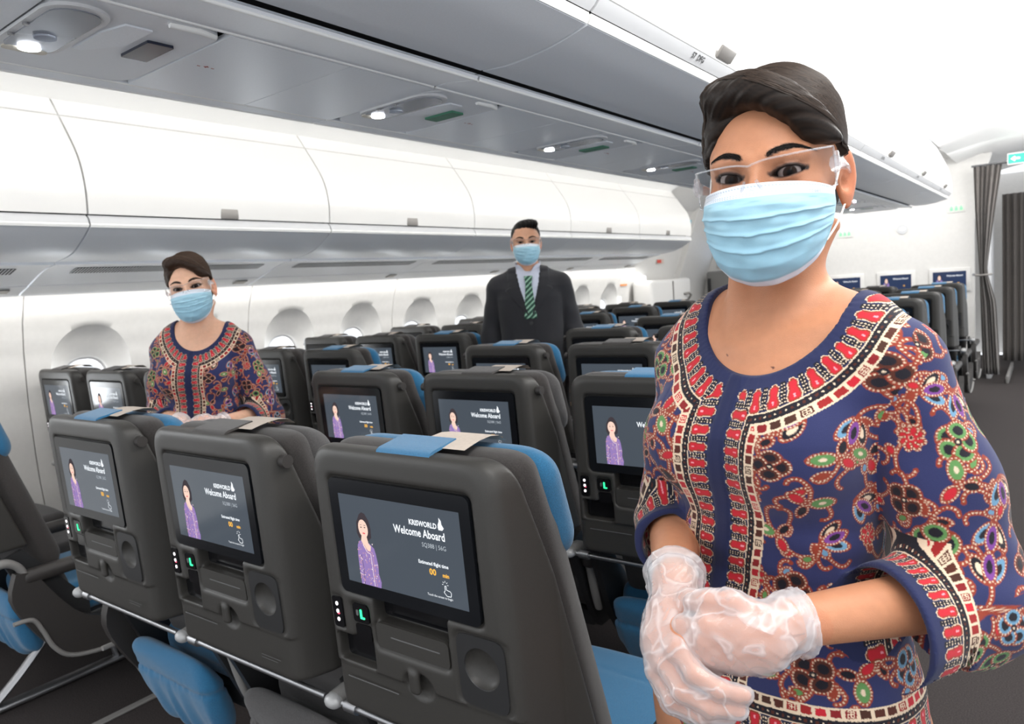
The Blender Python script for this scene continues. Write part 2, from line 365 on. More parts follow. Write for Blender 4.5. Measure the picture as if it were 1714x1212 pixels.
# outboard (left) bins: curved white door, grey lip, white edge strip, grey curved underside, louvred vent panel
door_p = [tuple(p) for p in spline([(-1.275, 1.795), (-1.268, 1.90), (-1.30, 2.03), (-1.42, 2.208)], 6)]
upper_p = [tuple(p) for p in spline([(-1.424, 2.214), (-1.49, 2.30), (-1.56, 2.36)], 4)]
lip_p = [(-1.27, 1.790), (-1.254, 1.772), (-1.250, 1.756)]
strip_p = [(-1.249, 1.755), (-1.247, 1.748), (-1.252, 1.738)]
under_p = [tuple(p) for p in spline([(-1.256, 1.737), (-1.33, 1.695), (-1.45, 1.645), (-1.61, 1.622)], 6)]
vent_p = [(-1.632, 1.612), (-1.72, 1.603), (-1.80, 1.583), (-1.945, 1.537)]
def ex(prof, y0, y1, t, name, m, root, sm=40):
    b = MB(); b.prism(thick(prof, t), y0, y1); return b.build(name, m, root, smooth=sm)
def latch(root, x, z, yc, rx, side):
    b = MB(); b.box((0, 0, 0), (.020, .095, .050), bev=.005)
    o = b.build('latch', M['latch'], root, smooth=40); o.location = (x, yc, z); o.rotation_euler = (0, rx, 0)
for i, k in enumerate(range(-1, 5)):
    root, _, a, b2 = module('luggage_bin', 1, 0, .70+BP*k, .70+BP*(k+1), 'white curved overhead luggage bin above the window seats, %s from the near end' % ORD[i], 'luggage bin', 'overhead bins along the window side')
    ex(door_p, a, b2, -.02, 'door', M['door_white'], root); ex(upper_p, a, b2, -.02, 'upper_panel', M['door_white'], root)
    ex(lip_p, a, b2, -.02, 'lip', M['lip'], root); ex(strip_p, a, b2, -.015, 'edge_strip', M['strip_white'], root); ex(under_p, a, b2, -.02, 'underside', M['bin_grey'], root)
    latch(root, -1.259, 1.818, (a+b2)/2+.02, 0, 1)
    c = MB(); c.prism([(-1.31, 1.78), (-1.33, 2.0), (-1.50, 2.22), (-2.1, 2.3), (-2.1, 1.66), (-1.62, 1.66)], a+.006, b2-.006); c.build('carcass', M['dark_gap'], root)
    # seat-row placard
    v, f = text_mesh('5%d  ABC' % (8-i if i < 8 else 0), .020, 'LEFT', .0004); t = MB()
    t.add([(-1.2605+(y_)*-.35, (a+b2)/2-.22+x_, 1.771+y_*.9) for x_, y_ in v], f); t.build('placard', M['dark_gap'], root)
    p = empty('vent_panel'); tag(p, 'grey outboard panel with louvred air grille under window-side bin, %s from the near end' % ORD[i], 'vent panel', 'louvred panels under the window-side bins')
    ex(vent_p, a, b2, -.015, 'panel', M['psu'], p)
    for (ya, yb) in ((a+.12, b2-.12),):
        gdir = Vector((-.08, -.02)).normalized()
        bb = MB(); bb.prism([(-1.715, 1.6025), (-1.795, 1.5835), (-1.7955, 1.5815), (-1.7155, 1.6005)], ya, yb); bb.build('grille', M['dark_gap'], p)
        sl = MB(); y = ya
        while y < yb:
            sl.prism([(-1.712, 1.6015), (-1.797, 1.5815), (-1.7973, 1.5805), (-1.7123, 1.6005)], y, y+.0045); y += .014
        o = sl.build('louvres', M['psu_light'], p); o['kind'] = 'stuff'
    e = empty('ledge_panel'); tag(e, 'narrow pale grey light ledge above the window wall, %s from the near end' % ORD[i], 'ledge panel', 'light ledges above the windows')
    ex([(-1.949, 1.534), (-2.05, 1.506), (-2.098, 1.489)], a, b2, -.015, 'ledge', M['psu_light'], e)
    q = MB(); q.box((-2.005, b2-.10, 1.5145), (.05, .075, .006), bev=.002, rot=Matrix.Rotation(R(-15), 3, 'Y')); q.build('lamp_cover', M['latch'], e)
# centre bins and service rail, mirrored about the centre line
CX = .645
cu = [tuple(p) for p in spline([(.300, 1.842), (.38, 1.838), (.48, 1.848), (.57, 1.869)], 5)]
cu_l = [(.292, 1.850), (.34, 1.90), (.42, 1.95), (.56, 2.0)]
cs = [(.573, 1.870), (.579, 1.878), (.579, 1.889)]
clp = [(.580, 1.891), (.592, 1.900), (.604, 1.915)]
cd = [tuple(p) for p in spline([(.606, 1.917), (.603, 2.02), (.57, 2.16), (.48, 2.36)], 5)]
for i, k in enumerate(range(-1, 5)):
    for side in (1, -1):
        sname = 'right' if side > 0 else 'left'
        root, X, a, b2 = module('luggage_bin', side, CX, .58+BP*k, .58+BP*(k+1), 'grey centre luggage bin seen from below, white edge strip, %s from the near end' % ORD[i], 'luggage bin', 'overhead bins over the centre seats')
        if side < 0:
            root.name = 'trim_%d' % (20+i); root['kind'] = 'structure'
            for q_ in ('label', 'category', 'group'): del root[q_]
        t = .02*side
        up = .14 if side < 0 else 0
        def U(p): return [(x, z+up) for x, z in X(p)]
        ex(X(cu) if side > 0 else X(cu_l), a, b2, t, 'underside', M['bin_grey'], root); ex(U(cs), a, b2, t, 'edge_strip', M['strip_white'], root); ex(U(clp), a, b2, t, 'lip', M['lip'], root); ex(U(cd), a, b2, t, 'door', M['door_white'], root)
        b = MB(); b.box((CX+side*.618, (a+b2)/2+.02, 1.935+up), (.034, .10, .010), bev=.004, rot=Matrix.Rotation(R(-50*side), 3, 'Y')); b.build('latch', M['latch'], root, smooth=40)
        c = MB(); c.prism([(CX+side*x, z) for x, z in (((.05, 1.88), (.56, 1.905), (.58, 2.0), (.44, 2.36), (.05, 2.36)) if side > 0 else ((.05, 1.88), (.28, 1.88), (.40, 1.97), (.54, 2.03), (.54, 2.15), (.44, 2.38), (.05, 2.36)))], a+.006, b2-.006); c.build('carcass', M['dark_gap'], root)
        if side > 0:
            v, f = text_mesh('5%d  DFG' % (8-i if i < 8 else 0), .022, 'LEFT', .0004); t_ = MB()
            t_.add([(CX+.5925+y_*.55, (a+b2)/2-.16+x_, 1.898+y_*.75) for x_, y_ in v], f); t_.build('placard', M['dark_gap'], root)
# service rail under the centre bins
rail_l = [(.155, 1.839), (.20, 1.8385), (.288, 1.826), (.292, 1.832)]; rail_w = [(.225, 1.839), (.245, 1.839), (.275, 1.8385), (.284, 1.846)]
for i, k in enumerate(range(-1, 5)):
    a, b2 = .58+BP*k+.003, .58+BP*(k+1)-.003
    root = empty('service_rail'); tag(root, 'grey rail with bright edge lines beside the reading lights, %s from the near end' % ORD[i], 'service rail', 'service rails under the centre bins')
    for s in (1, -1):
        pr_ = [(CX+s*x, z) for x, z in (rail_l if s > 0 else rail_w)]
        ex(pr_, a, b2, .012*s, 'rail', M['bin_grey'], root)
        e1, e2, ez = (.286, .158, 1.8255) if s > 0 else (.281, .228, 1.840); q = MB(); q.tube([(CX+s*e1, a, ez), (CX+s*e1, b2, ez)], .0035, 8); q.tube([(CX+s*e2, a, 1.8385), (CX+s*e2, b2, 1.8385)], .0030, 8); q.build('edge_line', M['strip_white'], root, smooth=60)
    q = MB(); q.box((CX, (a+b2)/2, 1.862), (.6, b2-a, .02)); q.build('backing', M['dark_gap'], root)
lens_m = mat('lamp_lens', (.75, .8, .9), .08, trans=.7, ior=1.4)
lamp_on = mat('lamp_lit', (1, 1, 1), .3, emis=(.95, .97, 1), estr=9)
refl = mat('lamp_reflector', (.30, .32, .36), .25, .6)
green_card = mat('green_card', (.05, .20, .12), .5); navy_card = mat('dark_display', (.012, .016, .035), .25)
def rr(cx, cy, w_, h_, r, n=6):
    out = []
    for sx, sy, a0 in ((1, 1, 0), (-1, 1, 90), (-1, -1, 180), (1, -1, 270)):
        for j in range(n+1):
            a = R(a0+90*j/n); out.append((cx+sx*(w_/2-r)+r*math.cos(a), cy+sy*(h_/2-r)+r*math.sin(a)))
    return out
PZ = 1.8385
for j in range(-1, 9):
    y = -.215+.81*j
    if j < 0:
        root = empty('filler_panel', (0, y, 0)); tag(root, 'plain satin grey filler panel before the first reading-light unit', 'ceiling panel', 'filler panels between reading light units')
        b = MB(); b.prism(rr(CX-.036, .40, .375, .26, .004, 1), PZ-.0015, PZ+.008, 'Z'); b.prism(rr(CX-.036, .67, .375, .262, .004, 1), PZ-.0015, PZ+.008, 'Z'); b.build('panel', M['psu'], root)
        continue
    # service unit: lamp lens, speaker grille plate, display
    root = empty('service_unit', (0, y, 0)); tag(root, 'reading-light and call unit in the centre ceiling rail, %s from the near end' % ORD[j], 'service unit', 'reading light units over the centre seats')
    b = MB(); b.prism(rr(CX-.036, .135, .375, .27, .05), PZ-.001, PZ+.01, 'Z'); b.build('plate', M['psu_light'], root, smooth=30)
    b = MB(); b.prism(rr(CX-.005, .045, .265, .10, .048), PZ-.006, PZ-.001, 'Z'); b.build('lamp_bezel', M['lip'], root, smooth=30)
    b = MB(); b.prism(rr(CX-.005, .045, .235, .078, .036), PZ-.008, PZ-.006, 'Z'); b.build('reflector', refl, root, smooth=30)
    for s in (0, -1):
        b = MB(); b.disc((CX-.03+s*.065, .045, PZ-.010), .017, .017, .003, 20, axis='Z'); b.build('lamp', lamp_on if s else lens_m, root, smooth=30)
    b = MB(); b.prism(rr(CX-.115, .045, .025, .07, .012), PZ-.0085, PZ-.006, 'Z'); b.build('switch_strip', mat('cream_plastic', (.6, .56, .48), .5) if j == 0 else bpy.data.materials['cream_plastic'], root)
    for s in (-1, 1):
        b = MB(); b.disc((CX+.03*s-.02, .002, PZ-.008), .005, .005, .003, 12, axis='Z'); b.build('screw', M['alu'], root)
    b = MB(); b.prism([(CX-.07, .105), (CX+.03, .105), (CX+.09, .12), (CX+.09, .165), (CX+.0, .165), (CX-.07, .12)], PZ-.004, PZ-.001, 'Z'); b.build('speaker_grille', M['psu'], root)
    b = MB(); b.prism(rr(CX-.008, .205, .10, .048, .003), PZ-.006, PZ-.001, 'Z'); b.build('display', navy_card if j <= 0 else green_card, root)
    b = MB(); b.tube([(CX+.135, .17, PZ-.002), (CX+.142, .22, PZ-.004), (CX+.13, .255, PZ-.002)], .006, 8); b.build('rim_highlight', M['strip_white'], root, smooth=60)
    # plain filler panel between units
    root = empty('filler_panel', (0, y, 0)); tag(root, 'plain satin grey filler panel after the %s reading-light unit' % ORD[j], 'ceiling panel', 'filler panels between reading light units')
    b = MB(); b.prism(rr(CX-.036, .41, .375, .272, .004, 1), PZ-.0015, PZ+.008, 'Z'); b.prism(rr(CX-.036, .676, .375, .256, .004, 1), PZ-.0015, PZ+.008, 'Z'); b.build('panel', M['psu'], root)
    v, f = text_mesh('- + -', .02, 'CENTER', .0008); t = MB(); t.add([(CX-.03+y_, .33+x_, PZ-.003) for x_, y_ in v], f); t.build('symbol', M['red_tag'], root)

# ---- forward end: exit door zone, bulkheads, monitors, curtains
white_m = M['wall']
fwd = empty('wall_front'); struct(fwd)
b = MB(); b.prism([(-.45, 0), (1.30, 0), (1.30, 1.7), (1.34, 2.0), (1.46, 2.41), (-.45, 2.41)], 8.55, 8.65); b.build('wall_panel', white_m, fwd)
b = MB(); b.prism([(-2.3, 0), (-.75, 0), (-.75, 2.41), (-1.9, 2.41), (-2.15, 2.1)], 9.75, 9.82); b.build('wall_panel', white_m, fwd)
b = MB(); b.box((.3, 11.2, 1.2), (5, .05, 2.4)); b.build('wall_panel', white_m, fwd)
# sidewall around the exit
ws = empty('wall_left'); struct(ws)
zz = list(np.linspace(0, 1.5, 10))+[1.8, 2.1, 2.4]
def wx2(z): return float(wallx(z)) if z <= 1.5 else -2.085+(z-1.5)*.35
for (ya, yb, nm) in ((6.98+.02, 7.30, 'wall_panel'), (8.75, 9.75, 'wall_panel')):
    bb = MB(); bb.add([(wx2(z), ya, z) for z in zz]+[(wx2(z), yb, z) for z in zz]+[(wx2(z)-.1, ya, z) for z in zz]+[(wx2(z)-.1, yb, z) for z in zz], [(j, j+1, len(zz)+j+1, len(zz)+j) for j in range(len(zz)-1)]+[(j, j+1, 2*len(zz)+j+1, 2*len(zz)+j) for j in range(len(zz)-1)]+[(len(zz)+j, len(zz)+j+1, 3*len(zz)+j+1, 3*len(zz)+j) for j in range(len(zz)-1)])
    bb.build(nm, white_m, ws, smooth=40, fixn=False)
bb = MB(); bb.prism([(-1.55, 2.41), (-1.9, 2.2), (-2.1, 1.95), (-2.12, 1.85), (-2.3, 1.85), (-2.3, 2.41)], 7.0, 9.75); bb.build('door_header', white_m, ws)
dr = empty('door_1'); struct(dr)
bb = MB(); bb.box((-2.36, 8.02, 1.0), (.03, 1.5, 2.0)); bb.build('door_leak_blocker', white_m, dr)  # unseen backing added behind the door to stop daylight leaking past it
bb = MB(); zd = list(np.linspace(.02, 1.83, 14)); bb.add([(wx2(z)-.07, 7.32, z) for z in zd]+[(wx2(z)-.07, 8.73, z) for z in zd], [(j, j+1, 15+j, 14+j) for j in range(13)]); bb.build('door_leaf', white_m, dr, smooth=40, fixn=False)
bb = MB(); bb.box((-2.16, 7.62, 1.22), (.02, .20, .34), bev=.03); bb.build('door_window', mat('bright_pane', (1, 1, 1), .3, emis=(.9, .96, 1), estr=1.6), dr, smooth=40)
bb = MB(); bb.box((-2.07, 8.02, .78), (.28, 1.2, 1.1), bev=.05, seg=4); bb.build('slide_housing', mat('slide_cover', (.80, .79, .77), .5), dr, smooth=40)
bb = MB(); bb.box((-1.925, 8.02, .9), (.01, .02, .8)); bb.tube([(-1.92, 8.35, 1.12), (-1.88, 8.40, 1.13), (-1.88, 8.47, 1.10), (-1.93, 8.5, 1.04)], .015, 8); bb.build('door_handle', M['latch'], dr, smooth=40)
bb = MB(); bb.box((-2.125, 8.1, 1.62), (.006, .22, .17)); bb.build('placard', mat('door_placard', (.62, .52, .46), .5), dr)
bb = MB(); bb.box((-2.12, 8.06, 1.565), (.006, .12, .04)); bb.build('red_print', mat('red_print', (.7, .07, .04), .5), dr)
o = MB(); o.box((-2.16, 7.12, 1.30), (.01, .16, .02)); o = o.build('placard', mat('orange_print', (.8, .25, .06), .5), ws)
# green exit tag over door
s_ = MB(); s_.box((-1.98, 7.75, 1.78), (.05, .12, .025), bev=.004); s_ = s_.build('exit_marker', mat('exit_green', (.02, .35, .14), .5, emis=(.02, .5, .2), estr=.5)); tag(s_, 'small green exit marker above the far cabin door', 'sign')
s_ = MB(); s_.box((-1.30, 7.10, 1.93), (.02, .10, .09), bev=.004, rot=Matrix.Rotation(R(15), 3, 'Y')); s_ = s_.build('bin_end_marker', mat('marker_blue', (.03, .25, .33), .5)); tag(s_, 'small blue and green marker on the far end of the window-side bins', 'sign')
# ================================================================ seats
AL = 0.04427; CA, SA = math.cos(AL), math.sin(AL)
def fp(u, v, off=0.0):
    # point on the seat-back front plane (u right, v up from the screen's top edge, off towards the viewer)
    return (u, -SA*v-CA*off, 1.055+CA*v-SA*off)
fr = Matrix(((1, 0, 0), (0, CA, -SA), (0, SA, CA)))
frn = np.array([[1, 0, 0], [0, CA, SA], [0, -SA, CA]], np.float32).T
def shell_sdf(P):
    x, y, z = P[:, 0], P[:, 1], P[:, 2]; ax = np.abs(x)
    d = -(y*CA+(z-1.055)*SA)
    # local front-plane coordinates
    v = -y*SA+(z-1.055)*CA; off = d
    rear = (y-.040)*.954+(z-1.12)*.301
    side = (ax-.190)*.94-np.clip(y, -.05, .09)*.34
    top = (z-1.130)+.06*(y-.02)
    bot = .662-z
    lowface = np.where(v < -.303, .004, 0)
    d = d+np.where(v < -.3065, .005, 0)
    b = smax(d, smax(side, top, .045), .020)
    b = smax(smax(b, rear, .01), bot, .012)
    def cut(b, u0, u1, v0, v1, dep, r=.012, k=.006):
        q = np.stack([np.abs(x-(u0+u1)/2)-(u1-u0)/2+r, np.abs(v-(v0+v1)/2)-(v1-v0)/2+r], 1)
        bx = np.sqrt((np.maximum(q, 0)**2).sum(1))+np.minimum(q.max(1), 0)-r
        return smax(b, -np.maximum(bx, -(off+dep)), k)
    b = cut(b, -.152, .149, -.171, .027, .007, .012, .008)
    b = cut(b, -.082, .077, -.214, -.165, .030, .008)
    b = cut(b, -.085, .076, -.258, -.210, .007, .012, .007)
    b = cut(b, -.136, -.093, -.256, -.187, .006, .010, .006)
    b = cut(b, -.181, -.092, -.302, -.250, .024, .008, .005)
    b = cut(b, -.184, -.155, -.243, -.183, .003, .006, .004)
    b = cut(b, .088, .186, -.303, -.184, .004, .016, .005)
    b = cut(b, -.194, .194, -.3085, -.3045, .0035, .001, .002)
    cdish = np.sqrt((x-.1365)**2+(v+.236)**2+(off-.010)**2)-.037
    b = smax(b, -cdish, .004)
    dm = sd_ell(np.stack([x, v, off], 1), (0.002, -.302, .004), (.034, .026, .020)); b = smax(b, -dm, .004)
    tab = sd_box(np.stack([x, v, off], 1), (-.006, -.296, -.002), (.010, .020, .006), .005); b = smin(b, tab, .004)
    return b
sv, sq = nets(shell_sdf, (-.235, -.03, .645), (.235, .23, 1.145), .0031)
sv = relax(sv, sq, 1, .4)
shell_me = np_mesh('shell', sv, sq, M['shell'])
# slanted back frame
G = math.atan2(.145, .46); CG, SG = math.cos(G), math.sin(G)
BF = np.array([[1, 0, 0], [0, CG, -SG], [0, SG, CG]], np.float32)   # columns: x, forward, up-along-back
P0 = np.array([0, .040, 1.118], np.float32)
def loc_b(P): return (P-P0)@BF
def cush_sdf(P):
    q = loc_b(P); x, n, s = q[:, 0], q[:, 1], q[:, 2]
    hw = np.interp(s, [-.7, -.4, -.1, .03], [.200, .205, .212, .206]).astype(np.float32)
    d = smax(smax(np.abs(x)-hw, np.abs(n-.030)-.032, .045), np.maximum(s-.001, -s-.70), .035)
    wing = sd_cap(np.stack([np.abs(x), n, s], 1), (.165, .055, -.14), (.165, .055, -.55), .028, .028)
    d = smin(d, wing, .03)
    g = np.abs(n-.012)-.0; d = d+np.where((np.abs(x) > .19) | (s > .0), .0022*np.exp(-((n-.014)/.0035)**2), 0)
    return d
cv, cq = nets(cush_sdf, (-.27, -.03, .42), (.27, .42, 1.18), .0062); cv = relax(cv, cq, 1)
cush_me = np_mesh('backrest', cv, cq, M['fabric'])
def head_sdf(P):
    q = loc_b(P); x, n, s = q[:, 0], q[:, 1], q[:, 2]
    bulge = .012*np.cos(np.clip(x/.2, -1, 1)*1.5)
    d = smax(smax(np.abs(x)-.217, np.abs(n-.070)-.036, .055), np.abs(s+.110)-.101, .06)
    return d
hv, hq = nets(head_sdf, (-.25, -.02, .84), (.25, .27, 1.2), .006); hv = relax(hv, hq, 1)
def pouch_sdf(P):
    x, y, z = P[:, 0], P[:, 1], P[:, 2]; zz = z-.388; hw = .190-.045*np.clip(-zz/.12, 0, 1)**2
    yc = .165+np.clip(zz, -.15, .15)*-.22
    th = .020+.014*np.cos(np.clip(zz/.12, -1, 1)*1.5)
    fold = .0062*np.sin(x*72+zz*10+1.5*np.sin(x*23))*np.clip(.35-zz*9, .0, 1)+.003*np.sin(zz*70+x*12)*np.clip(zz*20, 0, 1)+.0016*np.sin(x*150+2*np.sin(x*31))*np.clip(.6-zz*9, 0, 1)+.0018*np.sin(x*300+3*np.sin(x*40))*np.exp(-((zz-.035)/.015)**2)
    d = smax(smax(np.abs(x)-hw, np.abs(y-yc)-th, .05), np.abs(zz)-.125+.02*(x/.18)**2, .04)+fold
    d = d+.006*np.exp(-((zz-.035)/.006)**2)
    return d*.8
pv, pq = nets(pouch_sdf, (-.23, .08, .24), (.23, .30, .54), .0062); pv = relax(pv, pq, 1)
def seatc_sdf(P):
    d = sd_box(P, (0, .47, .435), (.215, .235, .052), .035)
    x, y, z = P[:, 0], P[:, 1], P[:, 2]
    return d-.010*np.cos(np.clip(x/.22, -1, 1)*1.5)*(z > .43)+.0025*np.exp(-((y-.60)/.004)**2)
cv2, cq2 = nets(seatc_sdf, (-.26, .2, .36), (.26, .73, .52), .0075); cv2 = relax(cv2, cq2, 1)
ME = {}
for c_, m_ in (('blue', M['blue']), ('grey', M['fabric_mid'])):
    ME['head', c_] = np_mesh('headrest', hv, hq, m_); ME['pouch', c_] = np_mesh('pouch', pv, pq, m_); ME['seatc', c_] = np_mesh('seat_cushion', cv2, cq2, m_)

# ---- the welcome picture shown on every screen: flat print made of polygons, one colour each
def em(name, c, s=1.0): return mat(name, (.01, .01, .012), .5, emis=c, estr=s, spec=0)
PIC = [em('screen_white', (.80, .84, .88), .9), em('screen_orange', (.80, .42, .06), .9), em('screen_skin', (.78, .55, .45), .85), em('screen_hair', (.045, .035, .04), .8),
       em('screen_dress', (.24, .16, .38), .9), em('screen_dress_red', (.46, .25, .30), .9), em('screen_lips', (.75, .12, .14), .8), em('screen_pale', (.62, .50, .55), .9), em('screen_grey', (.42, .46, .5), .8)]
pic = MB()
def pp(u, v, o=.0008): return fp(u, v, o+.0004)
def poly(pts, mi, o=.0008): pic.add([pp(u, v, o) for u, v in pts], [tuple(range(len(pts)))], mi)
def txt(s, u, v, size, mi, align='RIGHT', bold=0.0, sx=1.0):
    vv, ff = text_mesh(s, size, align, bold, sx); pic.add([pp(u+a, v+b_, .0010) for a, b_ in vv], ff, mi)
# screen spans u -.1275..+.1275, v 0..-.148
txt('KrisWorld'.upper(), .083, -.0305, .0115, 0, bold=.0003, sx=.86)
poly([(.0865, -.0315), (.0935, -.0315), (.0968, -.028), (.093, -.0225), (.0925, -.017), (.0885, -.0125), (.0885, -.018), (.0855, -.024)], 0, .001)
poly([(.086, -.0318), (.0905, -.026), (.0875, -.0225), (.0845, -.0275)], 8, .0009)
txt('Welcome Aboard', .097, -.0475, .0178, 0, bold=.0003, sx=.80)
txt('SQ388 | 56G', .097, -.0620, .0098, 8, sx=.92)
txt('Estimated flight time', .097, -.0890, .0078, 0, bold=.00015, sx=.92)
txt('00', .0715, -.1035, .0135, 1, bold=.0004); txt('min', .0965, -.1035, .0085, 1, bold=.0003)
txt('Touch the screen to begin', .099, -.1375, .0052, 0, sx=.9)
def stroke(pts, w_, mi):
    for a, b_ in zip(pts[:-1], pts[1:]):
        d = Vector((b_[0]-a[0], b_[1]-a[1])); n = Vector((-d.y, d.x)).normalized()*w_/2
        poly([(a[0]+n.x, a[1]+n.y), (b_[0]+n.x, b_[1]+n.y), (b_[0]-n.x, b_[1]-n.y), (a[0]-n.x, a[1]-n.y)], mi, .001)
stroke([(.0855, -.1235), (.0855, -.1170), (.0880, -.1165), (.0882, -.1225), (.0955, -.1240), (.0972, -.1265), (.0960, -.1320), (.0880, -.1322), (.0830, -.1270), (.0855, -.1240)], .0010, 0)
for a in range(0, 181, 45): stroke([(.0868+.0035*math.cos(R(a)), -.1150+.0035*math.sin(R(a))), (.0868+.0062*math.cos(R(a)), -.1150+.0062*math.sin(R(a)))], .0008, 0)
# figure of the woman in the picture
def blob(cx, cy, rx, ry, mi, o=.0008, n=20, rot=0): poly([(cx+rx*math.cos(t)*math.cos(rot)-ry*math.sin(t)*math.sin(rot), cy+rx*math.cos(t)*math.sin(rot)+ry*math.sin(t)*math.cos(rot)) for t in [2*math.pi*k/n for k in range(n)]], mi, o)
poly([(-.083, -.030), (-.0915, -.044), (-.0930, -.062), (-.089, -.070), (-.082, -.0725), (-.068, -.0720), (-.061, -.066), (-.060, -.052), (-.063, -.038), (-.070, -.028), (-.077, -.026)], 3, .0007)
poly([(-.090, -.075), (-.095, -.083), (-.097, -.100), (-.0975, -.125), (-.0965, -.1478), (-.052, -.1478), (-.050, -.138), (-.0535, -.125), (-.0525, -.110), (-.055, -.092), (-.0575, -.083), (-.066, -.077), (-.078, -.072)], 4, .0008)
poly([(-.085, -.0735), (-.083, -.066), (-.071, -.066), (-.069, -.076), (-.064, -.0805), (-.066, -.0885), (-.072, -.0895), (-.080, -.083)], 2, .0009)
blob(-.0770, -.0530, .0108, .0150, 2, .0010, rot=.08)
poly([(-.088, -.046), (-.0865, -.0365), (-.079, -.0325), (-.070, -.0345), (-.0655, -.044), (-.069, -.0405), (-.076, -.0375), (-.083, -.0395)], 3, .0011)
blob(-.0762, -.0605, .0032, .0013, 6, .0012); blob(-.0812, -.0510, .0020, .0009, 3, .0012, 8); blob(-.0728, -.0505, .0020, .0009, 3, .0012, 8)
stroke([(-.0835, -.0475), (-.0795, -.0470)], .0008, 3); stroke([(-.0748, -.0468), (-.0705, -.0472)], .0008, 3)
rp = random.Random(3)
for k in range(150):
    u = rp.uniform(-.0965, -.054); v = rp.uniform(-.147, -.076)
    if v > -.085 and (u < -.091 or u > -.060): continue
    if -.085 < u < -.062 and v > -.091: continue
    poly([(u+rp.uniform(.0006, .0018)*math.cos(R(a)), v+rp.uniform(.0006, .0018)*math.sin(R(a))) for a in (0, 72, 144, 216, 288)], rp.choice([5, 5, 7, 5, 4]), .0011)
stroke([(-.082, -.080), (-.074, -.0915), (-.0665, -.0935), (-.0655, -.147)], .0016, 7); stroke([(-.079, -.080), (-.0725, -.089), (-.0625, -.0905), (-.0610, -.147)], .0010, 5)
stroke([(-.0975, -.130), (-.0885, -.1325)], .0016, 7)
stroke([(-.0885, -.147), (-.087, -.118), (-.0885, -.098)], .0008, 3)
scr_m = mat('screen_glass', (.012, .014, .017), .10, spec=.55, emis=(.043, .053, .066), estr=1.0)
nt = scr_m.node_tree
PANEL = MB(); PANEL.add([fp(-.1275, 0, .0007), fp(.1275, 0, .0007), fp(.1275, -.148, .0007), fp(-.1275, -.148, .0007)], [(0, 1, 2, 3)])

